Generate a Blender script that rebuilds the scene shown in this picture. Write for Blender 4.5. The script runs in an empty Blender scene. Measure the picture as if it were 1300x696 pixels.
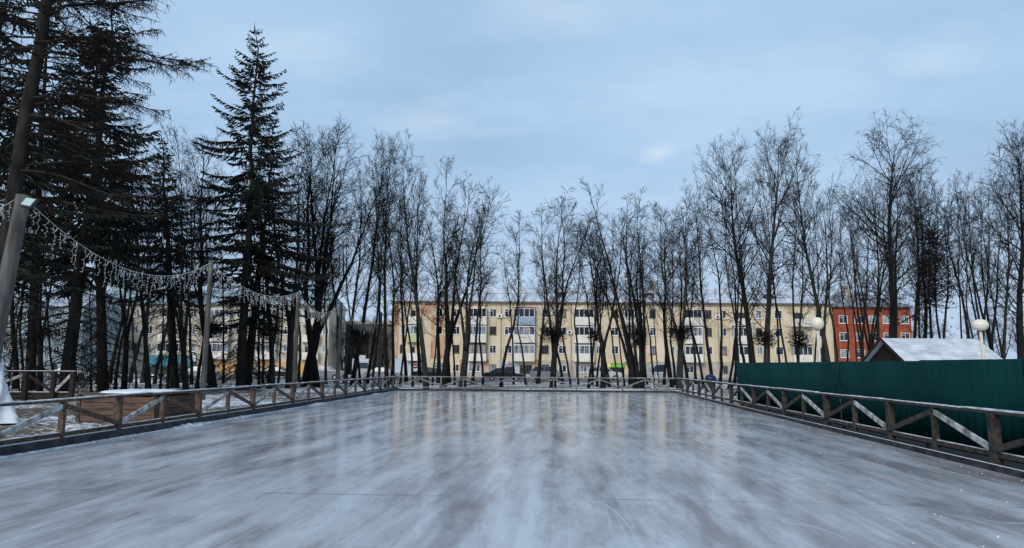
import bpy, math, random
from mathutils import Vector, Matrix, Euler
random.seed(7)
SC = bpy.context.scene
COL = SC.collection
R = math.radians

# ------------------------------------------------------------------ camera
F = 928.0; W, H = 1300.0, 696.0
CAM = Vector((0, 0, 1.6))
PITCH, ROLL = 7.22, 0.35
CR = Matrix.Rotation(R(90 + PITCH), 3, 'X') @ Matrix.Rotation(R(ROLL), 3, 'Z')
cd = bpy.data.cameras.new('camera'); cam = bpy.data.objects.new('camera', cd); COL.objects.link(cam)
cam.matrix_world = Matrix.Translation(CAM) @ CR.to_4x4()
cd.sensor_width = 36; cd.lens = 36 * F / W; cd.clip_start = 0.1; cd.clip_end = 3000
SC.camera = cam

def ray(px, py):
    return CR @ Vector(((px - W/2)/F, -(py - H/2)/F, -1))
def at(px, py, Y):
    d = ray(px, py); return CAM + d * (Y / d.y)
def foot(px, Y, z=0.0):
    a, b = 440.0, 560.0
    for _ in range(6):
        za, zb = at(px, a, Y).z - z, at(px, b, Y).z - z
        c = a - za*(b-a)/(zb-za); a, b = c, c+5
    p = at(px, c, Y); p.z = z; return p
def gp(px, py, z=0.0):
    d = ray(px, py); return CAM + d * ((z-1.6)/d.z)

# ------------------------------------------------------------------ materials
MATS = {}
def mat(name, col, rough=0.8, var=0.0, scale=4.0, spec=0.3, metal=0.0, emit=None, col2=None, stretch=(1,1,1), bump=0.0, detail=5):
    m = bpy.data.materials.new(name); m.use_nodes = True
    nt = m.node_tree; b = nt.nodes['Principled BSDF']
    b.inputs['Roughness'].default_value = rough
    b.inputs['Specular IOR Level'].default_value = spec
    b.inputs['Metallic'].default_value = metal
    c = (*col, 1)
    if var > 0 or col2:
        tc = nt.nodes.new('ShaderNodeTexCoord'); mp = nt.nodes.new('ShaderNodeMapping')
        mp.inputs['Scale'].default_value = stretch
        n = nt.nodes.new('ShaderNodeTexNoise'); n.inputs['Scale'].default_value = scale; n.inputs['Detail'].default_value = detail
        rp = nt.nodes.new('ShaderNodeValToRGB')
        rp.color_ramp.elements[0].position = 0.35; rp.color_ramp.elements[1].position = 0.65
        if col2 is None:
            rp.color_ramp.elements[0].color = (*[x*(1-var) for x in col], 1)
            rp.color_ramp.elements[1].color = (*[min(1, x*(1+var)) for x in col], 1)
        else:
            rp.color_ramp.elements[0].color = c; rp.color_ramp.elements[1].color = (*col2, 1)
        nt.links.new(tc.outputs['Object'], mp.inputs[0]); nt.links.new(mp.outputs[0], n.inputs['Vector'])
        nt.links.new(n.outputs['Fac'], rp.inputs[0]); nt.links.new(rp.outputs[0], b.inputs['Base Color'])
        if bump:
            bp = nt.nodes.new('ShaderNodeBump'); bp.inputs['Strength'].default_value = bump; bp.inputs['Distance'].default_value = 0.02
            nt.links.new(n.outputs['Fac'], bp.inputs['Height']); nt.links.new(bp.outputs[0], b.inputs['Normal'])
    else:
        b.inputs['Base Color'].default_value = c
    MATS[name] = m
    return m

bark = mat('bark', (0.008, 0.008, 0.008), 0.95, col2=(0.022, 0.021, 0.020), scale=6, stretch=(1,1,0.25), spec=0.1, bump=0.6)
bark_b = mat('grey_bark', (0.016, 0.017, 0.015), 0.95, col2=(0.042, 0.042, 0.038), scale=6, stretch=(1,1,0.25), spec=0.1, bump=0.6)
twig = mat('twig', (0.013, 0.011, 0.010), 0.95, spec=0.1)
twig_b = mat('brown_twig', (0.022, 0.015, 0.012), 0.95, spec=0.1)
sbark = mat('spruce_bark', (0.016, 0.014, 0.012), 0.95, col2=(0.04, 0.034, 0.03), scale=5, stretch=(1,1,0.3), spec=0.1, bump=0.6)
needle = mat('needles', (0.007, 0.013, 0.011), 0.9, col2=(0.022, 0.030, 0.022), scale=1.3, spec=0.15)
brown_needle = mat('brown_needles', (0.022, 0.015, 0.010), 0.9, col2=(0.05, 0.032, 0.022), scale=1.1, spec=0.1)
wood = mat('fence_wood', (0.045, 0.030, 0.022), 0.8, col2=(0.13, 0.085, 0.06), scale=9, stretch=(1,1,1), bump=0.3)
greywood = mat('grey_wood', (0.018, 0.016, 0.014), 0.85, col2=(0.060, 0.051, 0.044), scale=9, bump=0.3)
snow = mat('snow', (0.62, 0.66, 0.70), 0.75, col2=(0.80, 0.82, 0.84), scale=3, bump=0.4)
frost = mat('frosted_wood', (0.13, 0.115, 0.10), 0.75, col2=(0.50, 0.50, 0.50), scale=5, bump=0.3)
rail_snow = mat('rail_snow', (0.36,0.37,0.38), 0.8, col2=(0.72,0.74,0.76), scale=6, bump=0.3)
farwood = mat('far_fence_wood', (0.10, 0.095, 0.085), 0.7, col2=(0.24, 0.23, 0.21), scale=6)
kerbm = mat('kerb_board', (0.014, 0.014, 0.016), 0.75, col2=(0.05, 0.05, 0.055), scale=4, bump=0.3)
pole_m = mat('pole_grey', (0.045, 0.044, 0.041), 0.85, col2=(0.125, 0.121, 0.113), scale=7, stretch=(1,1,0.12), bump=0.3)
wire_m = mat('wire_white', (0.68, 0.68, 0.66), 0.5)
black = mat('black_rubber', (0.012, 0.012, 0.013), 0.6)
darkmetal = mat('dark_metal', (0.03, 0.03, 0.032), 0.5)
glass = mat('window_glass', (0.018, 0.024, 0.03), 0.08, spec=0.6)
curtain = mat('curtained_glass', (0.30, 0.33, 0.35), 0.35, col2=(0.03, 0.04, 0.05), scale=1.6, stretch=(1.6,1,0.4), spec=0.5)
frame_w = mat('white_frame', (0.78, 0.78, 0.76), 0.5)
frame_b = mat('brown_frame', (0.12, 0.09, 0.07), 0.6)
cream = mat('cream_wall', (0.60, 0.49, 0.33), 0.9, col2=(0.70, 0.59, 0.425), scale=0.35, detail=9)
white_panel = mat('balcony_panel', (0.68, 0.64, 0.55), 0.7, col2=(0.78, 0.75, 0.68), scale=0.8)
blue_panel = mat('blue_balcony_panel', (0.30, 0.37, 0.44), 0.6, var=0.1)
green_panel = mat('yellowgreen_balcony_panel', (0.50, 0.50, 0.28), 0.7, var=0.1)
slat_panel = mat('grey_slat_panel', (0.20, 0.18, 0.15), 0.7, col2=(0.36, 0.33, 0.29), scale=2.5, stretch=(4,1,0.2))
plinth_m = mat('plinth', (0.33, 0.29, 0.24), 0.9, col2=(0.48, 0.42, 0.35), scale=0.8)
brick = mat('red_brick', (0.25, 0.055, 0.026), 0.9, col2=(0.36, 0.095, 0.045), scale=1.2, detail=9)
brick_p = mat('pale_brick', (0.36, 0.17, 0.11), 0.9, col2=(0.60, 0.43, 0.28), scale=0.6, detail=9)
greyclad = mat('grey_blue_cladding', (0.42, 0.48, 0.53), 0.7, var=0.08)
def weathered(m, streaks=0.4):
    nt = m.node_tree; b = nt.nodes['Principled BSDF']; src = b.inputs['Base Color'].links[0].from_socket
    tc = nt.nodes.new('ShaderNodeTexCoord'); prev = src
    for st, sc, lo, hi, amt, colr in (((2.2,1,0.12),1.0,0.50,0.68,streaks,(0.55,0.48,0.42)), ((0.5,1,0.5),1.0,0.50,0.66,0.5,(0.75,0.66,0.58)), ((0.4,1,3.2),2.5,0.55,0.62,0.35,(0.7,0.62,0.55))):
        mp = nt.nodes.new('ShaderNodeMapping'); mp.inputs['Scale'].default_value = st; n = nt.nodes.new('ShaderNodeTexNoise'); n.inputs['Scale'].default_value = sc; n.inputs['Detail'].default_value = 9; n.inputs['Roughness'].default_value = 0.65
        rp = nt.nodes.new('ShaderNodeValToRGB'); rp.color_ramp.elements[0].position = lo; rp.color_ramp.elements[1].position = hi; rp.color_ramp.elements[1].color = (amt,amt,amt,1)
        mx = nt.nodes.new('ShaderNodeMix'); mx.data_type = 'RGBA'; mx.blend_type = 'MULTIPLY'; mx.inputs[7].default_value = (*colr,1)
        nt.links.new(tc.outputs['Object'], mp.inputs[0]); nt.links.new(mp.outputs[0], n.inputs['Vector']); nt.links.new(n.outputs['Fac'], rp.inputs[0]); nt.links.new(rp.outputs[0], mx.inputs[0]); nt.links.new(prev, mx.inputs[6]); prev = mx.outputs[2]
    nt.links.new(prev, b.inputs['Base Color'])
weathered(cream, 0.55); weathered(white_panel, 0.3); weathered(brick, 0.4)
cream2 = mat('beige_wall', (0.43, 0.37, 0.285), 0.9, col2=(0.55, 0.49, 0.395), scale=0.35, detail=9)
orange = mat('orange_render', (0.55, 0.33, 0.13), 0.9, col2=(0.62, 0.40, 0.19), scale=0.6)
bluewall = mat('pale_blue_wall', (0.27, 0.34, 0.37), 0.9, col2=(0.36, 0.43, 0.46), scale=0.4)
brownwall = mat('brown_wall', (0.14, 0.12, 0.11), 0.9, var=0.15, scale=0.4)
roof_s = mat('snowy_metal_roof', (0.36, 0.39, 0.44), 0.7, col2=(0.56, 0.60, 0.65), scale=0.5, stretch=(2,0.3,1))
roof_t = mat('teal_roof', (0.14, 0.23, 0.24), 0.6, col2=(0.32, 0.40, 0.42), scale=0.4)
roof_g = mat('grey_roof', (0.13, 0.13, 0.14), 0.8, col2=(0.30, 0.31, 0.33), scale=0.7)
cornice_m = mat('cornice', (0.30, 0.26, 0.22), 0.9, var=0.2)
roof_snow = mat('roof_snow', (0.40,0.44,0.48), 0.8, col2=(0.62,0.66,0.70), scale=1.6, bump=0.4)
hutwood = mat('hut_wood', (0.012, 0.008, 0.007), 0.85, col2=(0.032, 0.021, 0.017), scale=6, stretch=(1,1,6))
crate_m = mat('crate_boards', (0.065, 0.040, 0.030), 0.85, col2=(0.15, 0.095, 0.072), scale=5, stretch=(0.4,0.4,5), bump=0.3)
globe_m = mat('globe_cream', (0.66, 0.62, 0.46), 0.35, col2=(0.74, 0.71, 0.57), scale=3, spec=0.5)
lamp_post_m = mat('lamp_post_cream', (0.50, 0.44, 0.36), 0.7, col2=(0.62, 0.58, 0.5), scale=9)
tarp_m = mat('white_tarp', (0.60, 0.64, 0.66), 0.6, col2=(0.76, 0.79, 0.80), scale=2.2, bump=0.6)
car_black = mat('car_paint_black', (0.012, 0.012, 0.015), 0.2, spec=0.6)
car_white = mat('car_paint_white', (0.55, 0.56, 0.57), 0.25, spec=0.6)
car_silver = mat('car_paint_silver', (0.26, 0.28, 0.30), 0.25, spec=0.6)
car_teal = mat('bus_teal', (0.09, 0.20, 0.21), 0.5, var=0.2, scale=1)
bus_green = mat('bus_lower_green', (0.05, 0.075, 0.06), 0.5, var=0.2)
bus_blue = mat('bus_window_blue', (0.02, 0.15, 0.22), 0.2, col2=(0.06, 0.30, 0.38), scale=0.9, spec=0.5)
tail_red = mat('taillight_red', (0.5, 0.03, 0.03), 0.3)
head_w = mat('headlight_clear', (0.7, 0.72, 0.75), 0.2)
rim_m = mat('wheel_rim', (0.4, 0.4, 0.42), 0.35, metal=0.6)
sign_green = mat('sign_green', (0.09, 0.36, 0.015), 0.4)
sign_yellow = mat('sign_yellow', (0.75, 0.65, 0.16), 0.4)
sign_maroon = mat('sign_maroon', (0.12, 0.015, 0.025), 0.5)
sign_teal = mat('sign_teal', (0.03, 0.12, 0.14), 0.5)
sign_white = mat('sign_white', (0.85, 0.85, 0.85), 0.5)
sign_red = mat('sign_red', (0.45, 0.05, 0.05), 0.5)
lamp_glass = mat('floodlight_glass', (0.42, 0.52, 0.50), 0.15, spec=0.6)
bin_blue = mat('bin_liner_blue', (0.012, 0.025, 0.06), 0.5)
asphalt = mat('asphalt', (0.045, 0.046, 0.05), 0.7, col2=(0.12, 0.12, 0.125), scale=0.35, detail=8)
paving = mat('paving', (0.16, 0.155, 0.15), 0.8, col2=(0.34, 0.34, 0.35), scale=0.4, detail=8)

def fence_green():
    m = mat('green_sheet', (0.0006, 0.025, 0.026), 0.7, col2=(0.0016, 0.036, 0.035), scale=0.6, spec=0.08)
    return m
greenm = fence_green()

def ice_material():
    m = bpy.data.materials.new('rink_ice'); m.use_nodes = True
    nt = m.node_tree; L = nt.links; N = nt.nodes; b = N['Principled BSDF']
    tc = N.new('ShaderNodeTexCoord')
    def noise(stretch, scale, detail=6, rough=0.6, dist=0.0, off=(0,0,0), rot=0):
        mp = N.new('ShaderNodeMapping'); mp.inputs['Scale'].default_value = stretch; mp.inputs['Location'].default_value = off
        mp.inputs['Rotation'].default_value = (0,0,rot)
        n = N.new('ShaderNodeTexNoise'); n.inputs['Scale'].default_value = scale; n.inputs['Detail'].default_value = detail
        n.inputs['Roughness'].default_value = rough; n.inputs['Distortion'].default_value = dist
        L.new(tc.outputs['Object'], mp.inputs[0]); L.new(mp.outputs[0], n.inputs['Vector']); return n.outputs['Fac']
    def ramp(f, a, bb, ca=(0,0,0), cb=(1,1,1)):
        r = N.new('ShaderNodeValToRGB'); e = r.color_ramp.elements
        e[0].position = a; e[1].position = bb; e[0].color = (*ca,1); e[1].color = (*cb,1)
        L.new(f, r.inputs[0]); return r.outputs[0]
    def mix(f, a, bb, mode='MIX'):
        x = N.new('ShaderNodeMix'); x.data_type = 'RGBA'; x.blend_type = mode
        for s, v in ((0, f), (6, a), (7, bb)):
            if hasattr(v, 'links'): L.new(v, x.inputs[s])
            elif isinstance(v, tuple): x.inputs[s].default_value = (*v, 1)
            else: x.inputs[s].default_value = v
        return x.outputs[2]
    streak = noise((1.8, 0.36, 1), 0.9, 11, 0.66, 0.15, rot=0.05)
    fine = noise((4.0, 0.8, 1), 1.0, 9, 0.68, 0.2, rot=0.08)
    blotch = noise((0.42, 0.24, 1), 1.0, 9, 0.62, 0.5, (3,1,0))
    redn = noise((1.9, 0.30, 1), 1.0, 9, 0.66, 0.4, (9,4,0))
    grain = noise((16, 9, 1), 1.0, 6, 0.75)
    cut1 = noise((0.7, 0.10, 1), 1.0, 1, 0.4, 0.1, (2,7,0), rot=0.35)
    cut2 = noise((0.9, 0.12, 1), 1.0, 1, 0.4, 0.15, (12,3,0), rot=-0.6)
    cmask = ramp(noise((0.5,0.35,1), 1.0, 5, 0.65, 0.0, (8,8,0)), 0.44, 0.62)
    base = mix(ramp(streak, 0.36, 0.62), (0.27,0.268,0.285), (0.53,0.565,0.605))
    base = mix(ramp(blotch, 0.45, 0.62, (0,0,0), (0.8,0.8,0.8)), base, (0.54,0.58,0.62))
    base = mix(ramp(fine, 0.53, 0.63, (0,0,0), (0.36,0.36,0.36)), base, (0.21,0.205,0.215))
    base = mix(ramp(redn, 0.53, 0.66, (0,0,0), (0.55,0.55,0.55)), base, (0.20,0.145,0.15))
    base = mix(ramp(grain, 0.58, 0.72, (0,0,0), (0.45,0.45,0.45)), base, (0.55,0.58,0.62))
    band = noise((1.15, 0.012, 1), 1.0, 4, 0.7, 0.0, (4,6,0), rot=0.02); band2 = noise((2.6, 0.03, 1), 1.0, 3, 0.6, 0.0, (1,9,0), rot=-0.015)
    base = mix(ramp(band, 0.53, 0.57, (0,0,0), (0.24,0.24,0.24)), base, (0.20,0.165,0.172))
    base = mix(ramp(band2, 0.57, 0.60, (0,0,0), (0.18,0.18,0.18)), base, (0.60,0.64,0.68))
    def hair(f, wd):
        k = N.new('ShaderNodeMath'); k.operation = 'SUBTRACT'; L.new(f, k.inputs[0]); k.inputs[1].default_value = 0.5
        q = N.new('ShaderNodeMath'); q.operation = 'ABSOLUTE'; L.new(k.outputs[0], q.inputs[0])
        return mix(1.0, ramp(q.outputs[0], wd*0.3, wd, (1,1,1), (0,0,0)), cmask, 'MULTIPLY')
    base = mix(hair(cut1, 0.0028), base, (0.58,0.62,0.66)); base = mix(hair(cut2, 0.0018), base, (0.58,0.62,0.66))
    # cross joints of the boards under the ice, every 6.6 m, slightly wavy
    sx = N.new('ShaderNodeSeparateXYZ'); L.new(tc.outputs['Object'], sx.inputs[0])
    wob = noise((0.5,0.5,1), 1.0, 3, 0.5)
    def math2(op, a, bb):
        k = N.new('ShaderNodeMath'); k.operation = op
        for i, v in enumerate((a, bb)):
            if hasattr(v, 'links'): L.new(v, k.inputs[i])
            else: k.inputs[i].default_value = v
        return k.outputs[0]
    vv = math2('ADD', sx.outputs['Y'], math2('MULTIPLY', wob, 0.25))
    fr = math2('ABSOLUTE', math2('SUBTRACT', math2('FRACT', math2('DIVIDE', vv, 6.6), 0), 0.42), 0)
    line = ramp(fr, 0.002, 0.007, (1,1,1), (0,0,0))
    brk = ramp(noise((0.8,0.3,1), 1.0, 4, 0.6, 0, (5,2,0)), 0.42, 0.6)
    lf = mix(1.0, line, brk, 'MULTIPLY')
    base = mix(mix(1.0, lf, (0.6,0.6,0.6), 'MULTIPLY'), base, (0.13,0.125,0.13))
    L.new(base, b.inputs['Base Color'])
    rr = ramp(streak, 0.3, 0.7, (0.05,0.05,0.05), (0.19,0.19,0.19))
    rr2 = mix(ramp(grain, 0.45, 0.7, (0,0,0), (0.5,0.5,0.5)), rr, (0.4,0.4,0.4))
    L.new(rr2, b.inputs['Roughness'])
    b.inputs['IOR'].default_value = 1.42; b.inputs['Specular IOR Level'].default_value = 0.5
    bp = N.new('ShaderNodeBump'); bp.inputs['Strength'].default_value = 0.12; bp.inputs['Distance'].default_value = 0.01
    hs = mix(0.5, ramp(fine, 0.2, 0.8), ramp(grain, 0.2, 0.8))
    L.new(hs, bp.inputs['Height']); L.new(bp.outputs[0], b.inputs['Normal'])
    return m
icem = ice_material()

def ground_material():
    m = bpy.data.materials.new('snowy_ground'); m.use_nodes = True
    nt = m.node_tree; L = nt.links; N = nt.nodes; b = N['Principled BSDF']
    tc = N.new('ShaderNodeTexCoord')
    def noise(sc, det, off, dist=0.0):
        mp = N.new('ShaderNodeMapping'); mp.inputs['Location'].default_value = off
        n = N.new('ShaderNodeTexNoise'); n.inputs['Scale'].default_value = sc; n.inputs['Detail'].default_value = det
        n.inputs['Roughness'].default_value = 0.65; n.inputs['Distortion'].default_value = dist
        L.new(tc.outputs['Object'], mp.inputs[0]); L.new(mp.outputs[0], n.inputs['Vector']); return n.outputs['Fac']
    def ramp(f, a, bb, ca, cb):
        r = N.new('ShaderNodeValToRGB'); e = r.color_ramp.elements
        e[0].position = a; e[1].position = bb; e[0].color = (*ca,1); e[1].color = (*cb,1)
        L.new(f, r.inputs[0]); return r.outputs[0]
    dirt = ramp(noise(3.0, 8, (0,0,0)), 0.35, 0.65, (0.045,0.032,0.024), (0.15,0.115,0.085))
    sn = ramp(noise(0.8, 4, (1,2,0)), 0.45, 0.6, (0.62,0.65,0.68), (0.78,0.80,0.82))
    mixn = N.new('ShaderNodeMix'); mixn.data_type = 'RGBA'
    big = noise(0.14, 4, (4.3,0,0), 0.5); small = noise(5.5, 8, (2,0,0), 0.6)
    ad = N.new('ShaderNodeMath'); ad.operation = 'ADD'; L.new(big, ad.inputs[0]); L.new(small, ad.inputs[1])
    L.new(ramp(ad.outputs[0], 0.98, 1.09, (1,1,1), (0,0,0)), mixn.inputs[0])
    L.new(dirt, mixn.inputs[6]); L.new(sn, mixn.inputs[7]); L.new(mixn.outputs[2], b.inputs['Base Color'])
    b.inputs['Roughness'].default_value = 0.9; b.inputs['Specular IOR Level'].default_value = 0.2
    bp = N.new('ShaderNodeBump'); bp.inputs['Strength'].default_value = 0.6; bp.inputs['Distance'].default_value = 0.05
    L.new(small, bp.inputs['Height']); L.new(bp.outputs[0], b.inputs['Normal'])
    return m
groundm = ground_material()

# ------------------------------------------------------------------ mesh helpers
class MB:
    def __init__(s): s.v = []; s.f = []; s.mi = []; s.m = 0
    def add(s, vs, fs):
        o = len(s.v); s.v += [tuple(p) for p in vs]
        for f in fs: s.f.append(tuple(i+o for i in f)); s.mi.append(s.m)
    def box(s, a, b, M=None):
        x0,y0,z0 = a; x1,y1,z1 = b
        vs = [Vector(p) for p in ((x0,y0,z0),(x1,y0,z0),(x1,y1,z0),(x0,y1,z0),(x0,y0,z1),(x1,y0,z1),(x1,y1,z1),(x0,y1,z1))]
        if M: vs = [M @ p for p in vs]
        s.add(vs, [(3,2,1,0),(4,5,6,7),(0,1,5,4),(1,2,6,5),(2,3,7,6),(3,0,4,7)])
    def bar(s, p, q, w, h, up=Vector((0,0,1))):
        p = Vector(p); q = Vector(q); t = (q-p).normalized()
        a = t.cross(up)
        if a.length < 1e-4: a = t.cross(Vector((0,1,0)))
        a.normalize(); c = a.cross(t).normalized()
        a *= w/2; c *= h/2
        vs = [p-a-c, p+a-c, p+a+c, p-a+c, q-a-c, q+a-c, q+a+c, q-a+c]
        s.add(vs, [(0,1,2,3)[::-1],(4,5,6,7),(0,1,5,4),(1,2,6,5),(2,3,7,6),(3,0,4,7)])
    def tube(s, pts, rad, n=6, cap=True):
        o = len(s.v); k = len(pts)
        for i, p in enumerate(pts):
            t = (pts[min(i+1,k-1)] - pts[max(i-1,0)])
            if t.length < 1e-7: t = Vector((0,0,1))
            t.normalize()
            ref = Vector((1,0,0)) if abs(t.x) < 0.8 else Vector((0,1,0))
            a = t.cross(ref).normalized(); c = t.cross(a)
            r = rad[i]
            for j in range(n):
                g = 2*math.pi*j/n
                q = p + a*(r*math.cos(g)) + c*(r*math.sin(g))
                s.v.append((q.x,q.y,q.z))
        for i in range(k-1):
            for j in range(n):
                j2 = (j+1) % n
                s.f.append((o+i*n+j, o+i*n+j2, o+(i+1)*n+j2, o+(i+1)*n+j)); s.mi.append(s.m)
        if cap:
            s.f.append(tuple(o+j for j in range(n))[::-1]); s.mi.append(s.m)
            s.f.append(tuple(o+(k-1)*n+j for j in range(n))); s.mi.append(s.m)
    def lathe(s, prof, n=16, c=(0,0,0)):
        o = len(s.v); c = Vector(c)
        for r, z in prof:
            for j in range(n):
                g = 2*math.pi*j/n; s.v.append((c.x+r*math.cos(g), c.y+r*math.sin(g), c.z+z))
        for i in range(len(prof)-1):
            for j in range(n):
                j2 = (j+1) % n
                s.f.append((o+i*n+j, o+i*n+j2, o+(i+1)*n+j2, o+(i+1)*n+j)); s.mi.append(s.m)
    def mesh(s, name, mats, smooth=False):
        me = bpy.data.meshes.new(name); me.from_pydata(s.v, [], s.f)
        for m in (mats if isinstance(mats, (list,tuple)) else [mats]): me.materials.append(m)
        if any(s.mi): me.polygons.foreach_set('material_index', s.mi)
        if smooth: me.polygons.foreach_set('use_smooth', [True]*len(me.polygons))
        me.update(); return me
    def build(s, name, mats, parent=None, smooth=False, bevel=0.0):
        o = bpy.data.objects.new(name, s.mesh(name, mats, smooth)); COL.objects.link(o)
        if parent: o.parent = parent
        if bevel:
            bv = o.modifiers.new('b', 'BEVEL'); bv.width = bevel; bv.segments = 2; bv.limit_method = 'ANGLE'
        return o

def tag(o, label, cat, group=None):
    o['label'] = label; o['category'] = cat
    if group: o['group'] = group
    return o
def thing(name, label, cat, loc=(0,0,0), rz=0.0, group=None):
    o = bpy.data.objects.new(name, None); COL.objects.link(o)
    o.location = loc; o.rotation_euler = (0,0,rz); o.empty_display_size = 0.3
    return tag(o, label, cat, group)
def struct(o): o['kind'] = 'structure'; return o
def link_mesh(name, me, parent):
    o = bpy.data.objects.new(name, me); COL.objects.link(o); o.parent = parent; return o
def copy_tree(o, parent=None):
    c = o.copy(); COL.objects.link(c); c.parent = parent
    for ch in list(o.children): copy_tree(ch, c)
    return c
def sheet(name, pts, m, z):
    b = MB(); b.add([(p[0],p[1],z) for p in pts], [tuple(range(len(pts)))]); return struct(b.build(name, m))

# ------------------------------------------------------------------ ground, street, ice
g = MB(); g.add([(-900,-200,-0.03),(900,-200,-0.03),(900,1500,-0.03),(-900,1500,-0.03)], [(0,1,2,3)])
struct(g.build('ground', groundm))
sheet('pavement', [(-120,100,0),(140,100,0),(140,112,0),(-120,112,0)], paving, 0.10)
k = MB(); k.box((-120,99.7,-0.02),(140,99.99,0.12)); k.box((-120,77.0,-0.02),(140,77.3,0.12)); struct(k.build('kerb', paving))
sheet('road', [(-160,77.31,0),(180,77.31,0),(180,99.69,0),(-160,99.69,0)], asphalt, -0.005)
mk = MB()
for i in range(-14, 18): mk.add([(i*8,88.4,-0.001),(i*8+3,88.4,-0.001),(i*8+3,88.55,-0.001),(i*8,88.55,-0.001)], [(0,1,2,3)])
struct(mk.build('road_markings', frame_w))
# footpath through the park beside the rink
AX = math.atan2(714-650, F)           # the rink's axis against the view
VN, VF = -6.0, 47.8
def ul(v): return -9.17-0.0318*v
def ur(v): return 6.68+0.0109*v
UR = 6.8
RM = Matrix.Rotation(-AX, 4, 'Z')
def rk(u, v, z=0.0): return RM @ Vector((u, v, z))
ic = MB(); ic.add([(ul(VN),VN,0),(ur(VN),VN,0),(ur(VF),VF,0),(ul(VF),VF,0)], [(0,1,2,3)])
ice = struct(ic.build('ice', icem)); ice.rotation_euler.z = -AX

earth = mat('bare_earth', (0.010,0.009,0.008), 0.95, col2=(0.04,0.036,0.032), scale=2.5, bump=0.5)
_q = [rk(6.85,0.5), rk(8.2,0.5), rk(8.4,33), rk(7.15,33)]; sheet('bare_earth', _q, earth, -0.022)

# ------------------------------------------------------------------ rink kerbs and rail fences
def strip(b, f, o0, o1, z0, z1):
    """a board lying along one side of the rink, between offsets o0 and o1 from the edge f(v)"""
    n = 24; vs = []
    for i in range(n+1):
        v = VN+(VF-VN)*i/n; u = f(v)
        vs += [(u+o0,v,z0),(u+o1,v,z0),(u+o1,v,z1),(u+o0,v,z1)]
    fs = [(0,1,2,3),(n*4+3,n*4+2,n*4+1,n*4)]
    for i in range(n):
        for k in range(4): k2 = (k+1)%4; fs.append((i*4+k,(i+1)*4+k,(i+1)*4+k2,i*4+k2))
    b.add(vs, fs)
kb = MB(); strip(kb, ul, -0.22, 0.0, -0.05, 0.17); strip(kb, ur, 0.0, 0.16, -0.05, 0.10)
kb.box((ul(VF)-0.22,VF+0.003,-0.05),(ur(VF)+0.16,VF+0.18,0.12))
kbo = struct(kb.build('rink_kerb', kerbm)); kbo.rotation_euler.z = -AX
kb = MB(); strip(kb, ul, -0.215, -0.13, 0.171, 0.19); strip(kb, ur, 0.02, 0.05, 0.101, 0.108)
kbo = struct(kb.build('snow_on_kerb', snow)); kbo.rotation_euler.z = -AX

def rail_fence(label, P, Q, nodes, first_low, hgt, low, mw, mtop, post_w, out, brace_m, thick=1.0, group='timber fences round the rink', back=False):
    """P, Q ends in rink coords; nodes = distances along PQ at which posts stand."""
    P = Vector(P); Q = Vector(Q); d = (Q-P).normalized(); Ln = (Q-P).length
    n = Vector((d.y,-d.x,0)) * out
    root = thing('timber_fence', label, 'fence', rk(*P), 0, group)
    root.rotation_euler.z = -AX
    rnd = random.Random(label)
    def pt(s, z, o=0): return d*s + n*o + Vector((0,0,z))
    for i, s in enumerate(nodes):
        lown = (i % 2 == 0) == first_low
        w = post_w if lown else post_w*0.72
        b = MB(); b.box((-w/2,-w/2,0.02),(w/2,w/2,hgt-0.05), Matrix.Translation(pt(s,0)) @ Matrix.Rotation(math.atan2(d.y,d.x)+rnd.uniform(-.05,.05),4,'Z') @ Matrix.Rotation(rnd.uniform(-.012,.012),4,'X'))
        b.build('post', mw, root, bevel=0.006)
    for i in range(len(nodes)-1):
        a, c = nodes[i], nodes[i+1]
        lown = (i % 2 == 0) == first_low
        za, zc = (low+0.09, hgt-0.14) if lown else (hgt-0.14, low+0.09)
        o = post_w*0.5*0.4
        b = MB(); b.bar(pt(a+0.07,za,o), pt(c-0.07,zc,o), 0.05*thick, 0.10*thick)
        up = d.dot(Vector((0,1,0))) 
        br = b.build('brace', brace_m if lown else mw, root, bevel=0.004)
    # boards of the top rail, each with its crust of snow
    s = 0; k = 0
    b = MB(); sn = MB()
    while s < Ln - 0.01:
        e = min(s + 3.8, Ln); z0 = hgt - 0.03 + rnd.uniform(-.012,.012); z1 = hgt - 0.03 + rnd.uniform(-.012,.012)
        b.bar(pt(s,z0), pt(e-0.006,z1), 0.11*thick, 0.045*thick)
        t = s
        while t < e-0.05:
            t2 = min(t + rnd.uniform(0.3,1.4), e-0.01); f0 = z0+(z1-z0)*(t-s)/(e-s); f1 = z0+(z1-z0)*(t2-s)/(e-s)
            hh = rnd.uniform(0.012,0.028)
            sn.bar(pt(t,f0+0.026*thick+hh/2,rnd.uniform(-.012,.012)), pt(t2+0.01,f1+0.026*thick+hh/2,rnd.uniform(-.012,.012)), 0.10*thick, hh)
            t = t2
        s = e
    r = b.build('top_rail', mw, root, bevel=0.006); sn.build('snow_crust', mtop, r, bevel=0.003)
    if low > 0.05:
        b = MB(); b.bar(pt(0,low,-0.01), pt(Ln,low,-0.01), 0.07*thick, 0.08*thick); r = b.build('bottom_rail', mw, root)
        b = MB(); b.bar(pt(0,low+0.046*thick,-0.01), pt(Ln,low+0.046*thick,-0.01), 0.05*thick, 0.012); b.build('snow_crust', mtop, r)
    return root

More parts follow.
